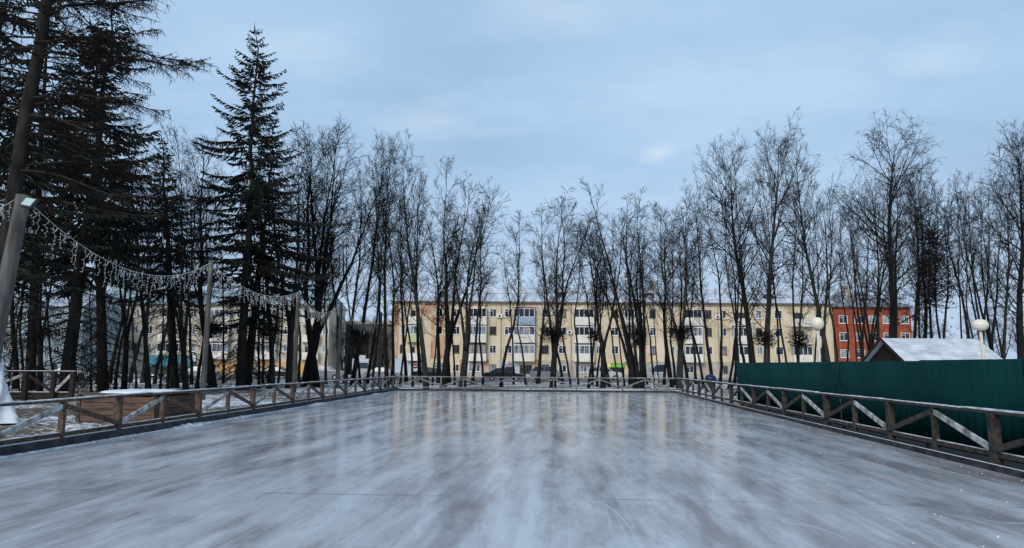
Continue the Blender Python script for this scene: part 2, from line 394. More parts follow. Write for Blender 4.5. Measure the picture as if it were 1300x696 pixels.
LN = [13.92-1.93*6 + 1.93*i for i in range(0,24)]            # apex posts at even i
LN = [v for v in LN if v < VF-0.3]
rail_fence('long brown timber rail fence with dark red posts along the left edge of the ice', (ul(2)-0.16,2.0,0), (ul(VF)-0.16,VF,0), [v-2.0 for v in LN], False, 0.92, 0.23, wood, rail_snow, 0.14, 1, frost)
RN = [12.48-1.95*4 + 1.95*i for i in range(0,24)]
RN = [v for v in RN if v < VF-0.3]
rail_fence('weathered timber rail fence along the right edge of the ice, before the green sheet fence', (ur(2)+0.12,2.0,0), (ur(VF)+0.12,VF,0), [v-2.0 for v in RN], True, 0.945, 0.25, greywood, rail_snow, 0.14, -1, frost)
FN = [0.0 + 1.47*i for i in range(0,13)]
ff = rail_fence('pale thin rail fence across the far end of the ice', (ul(VF)-0.16,VF+0.1,0), (ur(VF)+0.12,VF+0.1,0), FN, True, 0.93, 0.22, farwood, frost, 0.09, 1, farwood, 0.75)
for px in (827.5, 832.5):
    p = foot(px, 48.5); q = RM.inverted() @ (p - Vector(ff.location)); 
    b = MB(); b.box((-0.09,-0.09,0),(0.09,0.09,1.12), Matrix.Translation((16.6 if px<830 else 16.9,0.12,0))); o = b.build('post', frost, ff, bevel=0.01); o['label'] = 'pale white stub post'

rc = random.Random(77); b = MB()
for i in range(650):
    if rc.random() < 0.62:
        sd_ = rc.random() < 0.5; e = abs(rc.gauss(0,0.22)); v = rc.uniform(3,VF-0.5); u = (ul(v)+0.02+e) if sd_ else (ur(v)-0.02-e)
    else: u = rc.uniform(-9,UR) if rc.random() < 0.4 else rc.gauss(4.5,1.6); v = rc.uniform(3.5,26)
    if not ul(v) < u < ur(v): continue
    r = rc.uniform(0.003,0.009) if rc.random() < 0.96 else rc.uniform(0.009,0.016); a = rc.uniform(0,6.28)
    pts = [Vector((u+math.cos(a+j*1.57)*r*rc.uniform(0.6,1.6), v+math.sin(a+j*1.57)*r*rc.uniform(0.6,1.6), 0.001)) for j in range(4)]
    tp = [p.lerp(Vector((u,v,0.001)),0.45)+Vector((0,0,r*rc.uniform(0.3,0.8))) for p in pts]
    b.add(pts+tp, [(4,5,6,7),(0,1,5,4),(1,2,6,5),(2,3,7,6),(3,0,4,7)])
o = b.build('ice_crumbs', snow); o.rotation_euler.z = -AX; o['kind'] = 'stuff'
# ridge of scraped snow against the kerbs
b = MB()
for uf, s_ in ((ul,1),):
    n_ = 420; vs = []
    for j in range(n_+1):
        v = 2.0+(VF-2.0)*j/n_; w_ = 0.05+0.09*max(0,math.sin(v*1.7+s_)+math.sin(v*0.61+2))*rc.uniform(0.6,1.2); h_ = 0.015+w_*0.28*rc.uniform(0.6,1.1); uu = uf(v)
        vs += [(uu+s_*0.002, v, h_), (uu+s_*w_*0.4, v, h_*0.7), (uu+s_*w_, v, 0.002)]
    b.add(vs, [(j*3+k,(j+1)*3+k,(j+1)*3+k+1,j*3+k+1) for j in range(n_) for k in range(2)])
o = b.build('snow_along_kerb', rail_snow, smooth=True); o.rotation_euler.z = -AX; o['kind'] = 'stuff'

# ------------------------------------------------------------------ green sheet fence (right)
gf = thing('sheet_fence', 'tall dark green corrugated sheet fence behind the timber rail on the right', 'fence')
def gpt(px):
    d = RM.inverted().to_3x3() @ ray(px, 490); v = 7.28/(d.x/d.y-0.0109); return rk(7.28+0.0109*v, v)
gpts = [gpt(936), gpt(1001), gpt(1067), gpt(1170), gpt(1300), rk(7.37,8.6), rk(7.34,5.6), rk(7.31,2.2)]
hs = [(1.83,1.80),(1.80,1.785),(1.79,1.77),(1.785,1.775),(1.78,1.79),(1.79,1.78),(1.78,1.78)]
for i in range(len(gpts)-1):
    p, q = gpts[i], gpts[i+1]; d = (q-p); L = d.length; d.normalize(); n = Vector((d.y,-d.x,0))
    b = MB(); N_ = int(L/0.045); vs = []
    h0, h1 = hs[i]
    for j in range(N_+1):
        t = j/N_; ph = j % 6
        off = (0.0,0.0,0.013,0.016,0.016,0.013)[ph] + (0.022*math.sin(i*2.3+t*5.0) + 0.006*math.sin(i+t*31.0))*math.sin(math.pi*t) + (i%2)*0.006
        c = p + d*(t*(L+0.05)-0.025); hz = h0+(h1-h0)*t
        for z, e in ((0.09,0),(hz*0.5,0.012*math.sin(7*t+i)),(hz,0)):
            vs.append(c + n*(off+e) + Vector((0,0,z)))
    fs = []
    for j in range(N_):
        for r in range(2): fs.append((j*3+r,(j+1)*3+r,(j+1)*3+r+1,j*3+r+1))
    b.add(vs, fs); o = b.build('panel', greenm, gf, smooth=True)
    sm = o.modifiers.new('t','SOLIDIFY'); sm.thickness = 0.003
    b = MB(); b.box((-0.03,-0.03,0),(0.03,0.03,min(h0,1.8)), Matrix.Translation(q + n*-0.06)); b.build('post', darkmetal, gf)

# ------------------------------------------------------------------ trees
def perp(d, rnd):
    a = d.cross(Vector((rnd.uniform(-1,1),rnd.uniform(-1,1),rnd.uniform(-1,1))))
    return a.normalized() if a.length > 1e-5 else Vector((1,0,0))
class Tree:
    def __init__(s, seed):
        s.r = random.Random(seed); s.T = MB(); s.C = MB()
    def path(s, p, d, L, n, jit, trop, gain=0):
        pts = [p.copy()]; d = d.normalized()
        for i in range(n):
            d = d + Vector((s.r.gauss(0,jit),s.r.gauss(0,jit),s.r.gauss(0,jit)*0.6)) + Vector((0,0,trop)); d.normalize()
            p = p + d*(L/n); pts.append(p.copy())
        return pts
    def along(s, pts, t):
        x = t*(len(pts)-1); i = min(int(x), len(pts)-2); f = x-i
        return pts[i].lerp(pts[i+1], f), (pts[i+1]-pts[i]).normalized()
    def sub(s, pts, rads, L, lvl, K):
        """side shoots of a limb; lvl 2 branches, 3 twigs, 4 sprays"""
        if lvl > 4: return
        n = K['n'][lvl]
        if n <= 0: return
        n = max(1, int(n*s.r.uniform(0.75,1.25)))
        for i in range(n):
            t = s.r.uniform(0.22 if lvl < 4 else 0.1, 1.0)
            p, d = s.along(pts, t)
            a = R(s.r.uniform(*K['ang'][lvl]))
            nd = d*math.cos(a) + perp(d, s.r)*math.sin(a)
            l = L*K['ratio'][lvl]*(1.15-0.65*t)*s.r.uniform(0.7,1.3)
            r0 = max(K['rmin'][lvl], rads[min(int(t*(len(rads)-1)), len(rads)-1)]*0.6)
            k = (0,0,4,3,2)[lvl]
            q = s.path(p, nd, l, k, K['jit'][lvl], K['trop'][lvl])
            rr = [r0 + (K['rmin'][lvl]*0.55 - r0)*j/k for j in range(k+1)]
            (s.T if lvl == 2 and False else s.C).tube(q, rr, (0,0,4,3,3)[lvl], False)
            s.sub(q, rr, l, lvl+1, K)
    def stem(s, p, d, L, r0, K, n=12, jit=0.03, trop=0.05, bare=0.35, limbs=22, shape=None):
        pts = s.path(p, d, L, n, jit, trop)
        rr = [max(0.012, r0*(1-0.96*(j/n)**0.8)) for j in range(n+1)]
        rr[0] *= 1.25
        s.T.tube(pts, rr, 9)
        for i in range(limbs):
            t = bare + (0.985-bare)*(i+s.r.uniform(0,1))/limbs
            q, dd = s.along(pts, t)
            u = (t-bare)/(1-bare)
            prof = (0.62+1.35*u-1.5*u*u) if shape is None else shape(u)
            l = K['R']*max(0.22, prof)*1.5*s.r.uniform(0.75,1.25)
            a = R(s.r.uniform(*K['ang'][1])*(1.0-0.35*u)); az = s.r.uniform(0,2*math.pi)
            nd = dd*math.cos(a) + Vector((math.cos(az),math.sin(az),0))*math.sin(a)
            rb = max(0.018, min(rr[int(t*n)]*0.5, 0.010*l+0.012))
            k = 6
            b = s.path(q, nd, l, k, K['jit'][1], K['trop'][1])
            br = [rb*(1-0.78*j/k) for j in range(k+1)]
            s.T.tube(b, br, 5, False)
            s.sub(b, br, l, 2, K)
        return pts
KL = dict(R=2.5, n=[0,0,7,5,2], ang=[0,(30,62),(28,65),(28,70),(25,70)], ratio=[0,0,0.58,0.52,0.58], rmin=[0,0,0.013,0.0075,0.0048],
          jit=[0,0.10,0.13,0.15,0.15], trop=[0,0.07,0.035,0.015,0.01])
def K_(**k): d = dict(KL); d.update(k); return d
VAR = {}; RAD = {}; TOP = {}
HV = 16.0
def variant(name, fn, seeds):
    for s in seeds:
        t = Tree(name+str(s)); fn(t)
        rs = sorted(math.hypot(v[0], v[1]) for v in t.C.v[::7]); RAD[name, s] = rs[int(len(rs)*0.93)]; zs = sorted(v[2] for v in t.C.v[::7]); TOP[name, s] = zs[int(len(zs)*0.985)]
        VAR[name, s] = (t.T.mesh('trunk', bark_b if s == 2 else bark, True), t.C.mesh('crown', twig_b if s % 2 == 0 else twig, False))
O = Vector((0,0,-0.15)); UP = Vector((0,0,1))
def v_tall(t):      # straight trunk, high oval crown
    t.stem(O, UP, HV, 0.25, K_(R=2.3), n=16, jit=0.045, limbs=34, bare=0.28)
def v_big(t):       # heavy trunk, round crown with rising limbs
    t.stem(O, UP, HV*0.97, 0.36, K_(R=2.9, n=[0,0,8,6,3], ang=[0,(38,74),(28,65),(28,70),(25,70)]), n=16, jit=0.04, limbs=38, bare=0.26)
def v_vase(t):      # forks low into several rising leaders
    p = t.path(O, UP, HV*0.20, 4, 0.03, 0.05); t.T.tube(p, [0.30,0.25,0.23,0.22,0.22], 9)
    k = t.r.choice((3,4)); a0 = t.r.uniform(0,6.28)
    for i in range(k):
        a = a0 + i*2*math.pi/k; sp = t.r.uniform(0.10,0.30)
        t.stem(p[-1-(i%2)], Vector((math.cos(a)*sp, math.sin(a)*sp, 1)), HV*t.r.uniform(0.62,0.80), 0.145, K_(R=1.7, n=[0,0,6,5,3]), n=13, jit=0.05, trop=0.035, bare=0.28, limbs=17)
def v_thin(t):      # slender, drawn-up, sparse
    t.stem(O, UP, HV, 0.13, K_(R=1.5, n=[0,0,5,4,2], ang=[0,(22,50),(25,55),(25,65),(20,60)]), n=18, jit=0.06, trop=0.06, bare=0.44, limbs=22)
def v_fan(t):       # many stems from one stool
    k = 7; a0 = t.r.uniform(0,6.28)
    for i in range(k):
        a = a0 + i*2*math.pi/k; sp = t.r.uniform(0.05,0.24)
        t.stem(O+Vector((math.cos(a)*0.28,math.sin(a)*0.28,0)), Vector((math.cos(a)*sp, math.sin(a)*sp, 1)), HV*t.r.uniform(0.78,1.0), 0.17, K_(R=1.6, n=[0,0,5,4,2]), n=14, jit=0.045, trop=0.025, bare=0.38, limbs=16)
def v_crook(t):     # low arching limbs
    p = t.path(O, Vector((0.05,0,1)), HV*0.25, 5, 0.04, 0.02); t.T.tube(p, [0.38,0.34,0.31,0.30,0.30,0.29], 10)
    for i,(x,y,l) in enumerate(((0.42,0.1,0.74),(-0.10,0.12,0.72),(0.75,-0.2,0.52),(-0.3,-0.25,0.62),(0.15,0.3,0.68))):
        t.stem(p[-1-(i%2)], Vector((x,y,1)), HV*l, 0.19, K_(R=2.0, n=[0,0,7,5,3]), n=12, jit=0.07, trop=0.05, bare=0.16, limbs=20)
variant('tall', v_tall, (1,2,3)); variant('big', v_big, (1,2,3)); variant('vase', v_vase, (1,2,3))
variant('thin', v_thin, (1,2,3,4)); variant('fan', v_fan, (1,2)); variant('crook', v_crook, (1,))

def shoot_clump(rad, hgt, n, seed):
    """dense tuft of water shoots with curled leaves, round the trunk at the origin"""
    rnd = random.Random(seed); b = MB()
    cs = []
    for i in range(9):
        a = rnd.uniform(0,6.28); q = rnd.uniform(0.35,0.75)*rad
        cs.append(Vector((math.cos(a)*q, math.sin(a)*q, rnd.uniform(-0.5,0.5)*hgt)))
    for i in range(n):
        a = rnd.uniform(0,6.28); L = rad*rnd.uniform(0.45,1.05)
        p = Vector((0,0,rnd.uniform(-0.5,0.35)*hgt)); d = Vector((math.cos(a),math.sin(a),rnd.uniform(-0.25,0.75)))
        q = p + d*L*0.5 + Vector((0,0,-0.04)); e = p + d*L + Vector((0,0,0.05))
        b.tube([p,q,e], [0.02,0.013,0.007], 3, False)
        for _ in range(2):
            t = rnd.uniform(0.5,1); c = q.lerp(e,t); f = Vector((rnd.gauss(0,1),rnd.gauss(0,1),rnd.gauss(0,1))).normalized()*0.3
            b.tube([c,c+f], [0.008,0.005], 3, False)
    for c in cs:
        for i in range(max(6,n//9)):
            o = c + Vector((rnd.gauss(0,0.17)*rad, rnd.gauss(0,0.17)*rad, rnd.gauss(0,0.16)*hgt))
            u = Vector((rnd.gauss(0,1),rnd.gauss(0,1),rnd.gauss(0,1))).normalized()*rnd.uniform(0.05,0.11); w = perp(u, rnd)*rnd.uniform(0.03,0.07)
            b.add([o-u, o+w, o+u, o-w], [(0,1,2,3)])
    return b.mesh('shoots', twig)
SH = [shoot_clump(1.25,1.1,190,1), shoot_clump(1.0,1.3,160,2), shoot_clump(0.8,0.9,110,3), shoot_clump(1.5,5.5,420,4)]

GT = 'bare trees between the rink and the street'
def bare_tree(kind, seed, bx, Y, tx, ty, w, label, shoots=None, group=GT, spin=None):
    p = foot(bx, Y, -0.03); q = at(tx, ty, Y); v = q - p
    h = v.length; s = h/TOP[kind, seed]; Rw = RAD[kind, seed]
    sx = min(1.5, max(0.7, (1.22*w/F*Y)/(Rw*s)))*s
    root = thing('bare_tree', label, 'tree', p, 0, group)
    tilt = math.atan2(v.x, v.z)
    sp = random.Random(label).uniform(0,6.28) if spin is None else spin
    root.rotation_euler = (Matrix.Rotation(tilt,3,'Y') @ Matrix.Rotation(sp,3,'Z')).to_euler()
    root.scale = (sx, sx, s)
    T, C = VAR[kind, seed]
    link_mesh('trunk', T, root); link_mesh('crown', C, root)
    if shoots:
        i, z = shoots
        o = link_mesh('shoots', SH[i], root); o.location = (0,0,z/s); o.scale = (1/sx,1/sx,1/s)
    return root

TREES = [
 # along the far fence, from the gap on the left to the green fence on the right: kind, seed, foot x, distance, tip x, tip y, half width px
 ('thin',1, 473,56, 478,205,22,'straight dark tree in the gap between the two apartment blocks, before the white box truck'),
 ('tall',1, 491,54, 497,190,34,'thick dark tree covering the left corner of the cream apartment block'),
 ('thin',2, 508,60, 517,215,20,'wand-thin tree over the pale blue shop corner of the cream block'),
 ('thin',3, 524,56, 520,240,18,'thin tree leaning right beside the maroon shop sign'),
 ('tall',2, 541,52, 535,163,42,'tallest tree of the far row, thick straight trunk just right of the maroon shop sign'),
 ('thin',4, 549,62, 553,250,18,'thin tree close behind the tall trunk beside the maroon sign'),
 ('vase',1, 563,57, 600,208,44,'strongly right-leaning forked tree crossing the brick strip of the cream block'),
 ('thin',1, 577,64, 588,262,18,'spindly tree between the right-leaning tree and the slatted grey balcony'),
 ('vase',2, 587,55, 622,262,44,'forked tree before the slatted grey balcony with a long limb reaching right',),
 ('thin',3, 636,58, 640,268,26,'slim tree with a snapped stub beside the shop door under white letters'),
 ('vase',3, 702,56, 703,246,50,'stout tree with a dark ball of shoots on its trunk, alone in the middle gap', (0,4.15)),
 ('thin',2, 725,60, 716,292,22,'thin tree one step right of the stout tree with the ball of shoots'),
 ('thin',4, 747,57, 738,278,26,'thin tree before the white balcony stack left of the green shop sign'),
 ('thin',1, 758,63, 752,300,20,'faint thin tree with small tufts just left of the yellow end of the green sign', (2,4.3)),
 ('vase',1, 765,57, 768,270,36,'forked tree at the yellow end of the green shop sign'),
 ('thin',3, 774,61, 764,305,18,'thin tree crossing the left half of the green shop sign'),
 ('thin',2, 785,58, 780,296,20,'thin tree crossing the right half of the green shop sign'),
 ('thin',4, 793,64, 790,275,16,'slim straight tree just right of the green shop sign'),
 ('fan',1, 812,56, 802,244,58,'widest tree of the row, many stems fanning up from one black stool', (1,4.0)),
 ('thin',1, 829,58, 826,290,18,'straight thin tree against the many-stemmed tree, on its right'),
 ('thin',2, 836,66, 838,312,14,'faint straight sapling left of the dark dormer and chimney'),
 ('tall',3, 852,61, 846,262,26,'slender tree left of the bushy trunk near the white van'),
 ('vase',2, 863,55, 868,248,42,'Y-forked tree with a broad dark tuft of shoots near the far right fence corner', (0,4.25)),
 ('thin',3, 893,60, 880,262,20,'thin tree before the balcony stack right of the broad dark tuft'),
 ('tall',1, 905,57, 890,236,30,'tree with a kinked trunk standing over the litter bin'),
 ('thin',4, 925,58, 926,196,26,'slim tree close left of the end of the green sheet fence'),
 ('thin',1, 938,63, 930,235,22,'thin tree rising at the very left end of the green sheet fence'),
 # behind the green fence
 ('big',1, 959,44, 936,176,44,'left one of the thick twin trunks behind the green fence'),
 ('big',2, 974,43, 963,163,46,'right one of the thick twin trunks behind the green fence, with the taller crown', (2,3.4)),
 ('thin',2, 1004,50, 985,196,24,'thin left-leaning tree between the twin trunks and the round lamp'),
 ('thin',3, 1018,47, 1008,212,22,'thin tree with small tufts just left of the first round lamp', (2,3.4)),
 ('thin',4, 1030,55, 1022,228,18,'thin tree directly behind the round lamp in front of the cream block'),
 ('tall',2, 1057,43, 1034,160,46,'tall thick-stemmed tree between the cream block and the red brick block'),
 ('thin',1, 1075,52, 1068,250,20,'thin tree before the left edge of the red brick block'),
 ('thin',2, 1089,49, 1094,265,20,'thin tree before the first window column of the red brick block'),
 ('vase',3, 1107,54, 1096,252,28,'small forked tree in the middle of the red brick block'),
 ('big',3, 1129,40, 1122,156,56,'big round-headed tree with the thickest trunk on the right, before the red brick block'),
 ('thin',4, 1152,48, 1148,215,24,'thin tree at the right edge of the red brick block'),
 ('tall',3, 1170,46, 1163,205,26,'tree over the left half of the hut roof'),
 ('tall',1, 1187,43, 1186,240,26,'tree choked by a tall column of dark twigs above the hut roof', (3,8.0)),
 ('thin',3, 1203,50, 1192,220,22,'thin tree just right of the tree choked with dark twigs'),
 ('thin',1, 1216,47, 1206,232,20,'slim leaning tree over the middle of the hut roof'),
 ('thin',2, 1243,52, 1228,240,24,'thin tree behind the second round lamp over the hut'),
 ('vase',1, 1264,48, 1240,222,34,'forked left-leaning tree past the right end of the hut'),
 ('thin',4, 1281,54, 1262,230,22,'thin tree between the forked tree and the last big tree on the right'),
 ('big',1, 1299,38, 1274,168,52,'last big tree on the right, its trunk at the edge of the view'),
 ('tall',2, 1332,40, 1318,180,44,'big tree beyond the last one on the right, only its limbs in view'),
 # left of the gap
 ('crook',1, 388,57, 462,168,70,'crooked many-limbed tree arching right over the third garland pole'),
 ('tall',3, 401,56, 398,172,40,'straight trunk touching the crooked many-limbed tree'),
 ('thin',1, 428,60, 440,215,26,'thin tree beside the fourth garland pole'),
 ('tall',1, 447,58, 487,162,38,'tree leaning right from before the silver parked cars into the gap'),
 ('thin',3, 457,66, 455,250,20,'thin tree left of the white box truck', (0,4.4)),
 ('vase',2, 367,53, 372,160,44,'forked tree just left of the third garland pole'),
 ('thin',2, 340,52, 352,205,28,'thin tree before the orange shopfront, right of the big spruce', (1,4.3)),
 ('thin',4, 328,51, 335,220,26,'thin tree close to the right foot of the big spruce'),
 ('tall',2, 345,52, 362,128,40,'brown twiggy tree crowding the right side of the big spruce'),
 ('tall',3, 270,47, 262,170,40,'dark trunk one step right of the second garland pole', (0,3.9)),
 ('thin',3, 250,50, 258,215,26,'thin tree directly behind the second garland pole'),
 ('vase',3, 236,42, 228,180,40,'forked tree at the right end of the teal bus'),
 ('thin',1, 213,50, 226,215,22,'thin right-leaning tree in the middle of the teal bus'),
 ('thin',4, 203,47, 218,230,22,'thin right-leaning tree at the left end of the teal bus'),
 ('tall',1, 188,40, 198,140,42,'stout tree with a broken side stub above the snow-topped plank crate'),
 ('thin',2, 173,50, 178,240,22,'thin tree left of the stout tree with the stub'),
 ('vase',1, 157,46, 172,190,36,'V-forked tree over the left half of the plank crate'),
 ('thin',3, 146,44, 150,210,24,'slim trunk between the V-forked tree and the mossy dark trunk'),
 ('thin',2, 116,43, 126,230,22,'thin tree right of the small white car on the far left'),
 ('thin',4, 69,46, 80,205,24,'thin tree close left of the thick spruce trunk'),
 ('vase',3, 50,44, 66,190,34,'bent double-trunked tree behind the dark park fence'),
 ('thin',1, 29,46, 48,205,24,'right-leaning tree behind the middle of the dark park fence'),
 ('tall',3, 20,48, 36,180,30,'slanting tree before the pale blue building, second from the edge'),
 ('thin',2, 9,45, 22,210,24,'slanting slim tree by the leaning floodlight pole'),
]
for t in TREES: bare_tree(*t[:7], t[7], *( [t[8]] if len(t) > 8 else []))
# a second, closer-set row behind the first: nothing tells these apart
r2 = random.Random(21)
for i, bx in enumerate([498,516,533,557,570,600,613,652,668,683,714,734,752,770,800,820,843,857,873,884,914,932,948,990,1012,1044,1066,1098,1116,1140,1160,1178,1209,1230,1252,1274]):
    near = bx > 950
    Y = r2.uniform(66,73) if not near else r2.uniform(56,64)
    top = (290 if 640 < bx < 900 else 245) + r2.uniform(-18,32) - (15 if near else 0)
    k, sd_ = r2.choice((('thin',1),('thin',2),('thin',3),('thin',4),('tall',1),('tall',2),('vase',2)))
    bare_tree(k, sd_, bx, Y, bx + r2.uniform(-12,12) - (bx-650)*0.025, top, r2.uniform(20,34), 'slim bare tree of the crowded second row, behind the trees nearest the rink', None, 'second row of bare trees')

for bx in (96,124,139,165,181,196,228,243,262,283,318,333,353,380,395,414,438,466):
    k, sd_ = r2.choice((('thin',1),('thin',2),('thin',3),('thin',4),('tall',2)))
    bare_tree(k, sd_, bx, r2.uniform(60,68), bx + r2.uniform(4,22), r2.uniform(215,275), r2.uniform(22,34), 'slim bare tree in the thicket before the beige block, behind the spruces', None, 'thicket of bare trees before the beige block')

# far bare trees in the gap and on the right horizon
for i, (bx, Y, ty, w, lab) in enumerate([
  (424,150,402,16,'small hazy tree by the end wall of the beige block'), (438,155,408,14,'low hazy tree behind the white box truck'),
  (452,148,400,16,'hazy tree behind the low brown house, left end'), (466,152,404,14,'hazy tree behind the low brown house, right end'),
  (480,150,396,16,'hazy tree close to the brick corner of the cream block'),
  (1170,135,395,16,'distant tree at the right end of the red brick block'), (1196,150,405,16,'distant tree above the left part of the hut roof'),
  (1222,140,392,18,'distant tree over the middle of the hut roof'), (1250,150,402,16,'distant tree behind the second round lamp'),
  (1274,140,396,18,'distant tree past the right end of the hut'), (1300,150,398,18,'distant tree at the far right edge'),
  (62,150,392,18,'distant tree behind the pale blue building'), (108,140,398,16,'distant tree between the pale blue and beige buildings')]):
    bare_tree(('vase','tall','big')[i%3], 1+i%3, bx, Y, bx+2, ty, w, lab, None, 'distant bare trees behind the street')

for bx in (419,427,435,443,451,459,468,476,484,492):
    bare_tree(r2.choice(('vase','big','tall')), r2.choice((1,2,3)), bx, r2.uniform(128,137), bx+r2.uniform(-2,2), r2.uniform(398,420), r2.uniform(12,18), 'low hazy bare tree of the clump in the gap between the two long blocks', None, 'low clump of trees in the gap')

# ---- conifers
def spruce(Ht, Rm, seed, skirt=0.14, brown=0.12, dens=1.0, r0=0.33):
    rnd = random.Random(seed); T = MB(); C = MB()
    n = 14; pts = [Vector((rnd.gauss(0,0.03)*j*0.3, rnd.gauss(0,0.03)*j*0.3, -0.15+Ht*j/n)) for j in range(n+1)]
    T.tube(pts, [max(0.02, r0*(1-0.95*j/n)) for j in range(n+1)], 9)
    z = Ht*0.06
    while z < Ht*0.985:
        u = z/Ht
        x = u*n; i = min(int(x), n-1); c = pts[i].lerp(pts[i+1], x-i)
        dead = u < skirt
        k = rnd.choice((2,3,4,5)) if not dead else rnd.choice((2,3,4))
        a0 = rnd.uniform(0,6.28)
        for j in range(k):
            a = a0 + j*2*math.pi/k + rnd.gauss(0,0.25)
            L = min(Rm*(1.0 if u > 0.3 else 0.85), 0.40*Ht*(1-u))*rnd.choice((0.5,0.66,0.8,0.95,1.08,1.16))*rnd.uniform(0.8,1.1) + 0.2
            if dead: L *= 0.75
            hd = Vector((math.cos(a), math.sin(a), 0)); sd = Vector((-hd.y, hd.x, 0))
            rise = 0.55*(u-0.40); m = 6; bp = []
            for q in range(m+1):
                s = q/m; zz = L*(rise*s - 0.42*s*s*(1.1-u) + 0.20*s**4)
                bp.append(c + hd*(L*s) + Vector((0,0,zz)) + sd*(rnd.gauss(0,0.02)*L*s))
            T.tube(bp, [max(0.006, (0.010+0.010*L)*(1-0.85*q/m)) for q in range(m+1)], 4, False)
            ns = int(L*(10 if not dead else 6)*dens)
            bz = rnd.random()
            for q in range(ns):
                s = 0.12 + 0.88*(q+rnd.random())/ns
                x2 = s*m; ii = min(int(x2), m-1); p = bp[ii].lerp(bp[ii+1], x2-ii); t = (bp[ii+1]-bp[ii]).normalized()
                sl = (0.22+0.20*L*(1-s)*0.8)*rnd.uniform(0.6,1.2)*(1.0 if u < 0.9 else 0.7)
                side = 1 if q % 2 else -1
                d = (t*rnd.uniform(0.4,0.9) + sd*side*rnd.uniform(0.4,1.0) + Vector((0,0,rnd.uniform(-0.75,0.0)))).normalized()
                if dead:
                    C.m = 2
                    for h in range(3):
                        d2 = (d + Vector((rnd.gauss(0,.4),rnd.gauss(0,.4),rnd.gauss(-.1,.4)))).normalized(); p2 = p + d*sl*0.5*h*0.6
                        C.tube([p2, p2+d2*sl*0.7, p2+d2*sl*1.5+Vector((0,0,-0.1))], [0.010,0.008,0.005], 3, False)
                    continue
                w = 0.035 + 0.03*rnd.random()
                C.m = 1 if rnd.random() < brown*(1.6 if bz < 0.4 else 0.4) else 0
                # twig clothed in needles: a slim three-sided spray, thickest in the middle, with two side sprays
                e1 = p + d*sl*0.55 + Vector((0,0,-0.03)); e2 = p + d*sl + Vector((0,0,-0.10*sl))
                C.tube([p, e1, e2], [w*0.6, w, 0.008], 3, False)
                for h in range(2):
                    o = p.lerp(e2, rnd.uniform(0.25,0.8)); dd = (d + Vector((rnd.gauss(0,.5),rnd.gauss(0,.5),-rnd.uniform(0.1,0.9)))).normalized()
                    C.tube([o, o+dd*sl*rnd.uniform(0.3,0.6)], [w*0.75, 0.006], 3, False)
        z += Ht*0.022*rnd.uniform(0.55,1.5)*(1.0 if u < 0.8 else 0.7)
    # leader
    C.m = 0; C.tube([pts[-1]-Vector((0,0,0.5)), pts[-1]+Vector((0,0,0.35))], [0.05,0.006], 4, False)
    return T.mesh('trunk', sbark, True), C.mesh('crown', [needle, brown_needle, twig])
def place_conifer(bx, Y, tx, ty, Rm, seed, label, **kw):
    p = foot(bx, Y, -0.03); v = at(tx, ty, Y) - p
    T, C = spruce(v.length, Rm, seed, **kw)
    root = thing('spruce_tree', label, 'tree', p, 0, 'spruces on the left')
    root.rotation_euler = (Matrix.Rotation(math.atan2(v.x, v.z),3,'Y')).to_euler()
    link_mesh('trunk', T, root); link_mesh('crown', C, root); return root
place_conifer(305,48,327,30,5.5,11,'big pointed spruce standing free against the sky, right of the second garland pole', skirt=0.30, brown=0.33, dens=1.35)
place_conifer(82,38,147,-18,5.2,12,'towering spruce with a thick bare lower trunk beside the dark park fence', skirt=0.28, brown=0.2, dens=1.25, r0=0.36)
place_conifer(131,44,118,20,5.0,13,'dark mossy-trunked spruce left of the plank crate', skirt=0.32, brown=0.25)
place_conifer(-28,32,12,-130,5.6,14,'dense spruce at the left edge behind the leaning pole', skirt=0.22, brown=0.2)
place_conifer(38,46,62,-40,5.0,15,'spruce behind the larch, its crown merging with the towering spruce', skirt=0.30, brown=0.25)
place_conifer(222,52,205,168,4.2,16,'shorter spruce filling the dip left of the big pointed spruce', skirt=0.35, brown=0.2)
place_conifer(312,50,352,150,4.2,17,'second spruce leaning out from the foot of the big pointed spruce', skirt=0.25, brown=0.2)

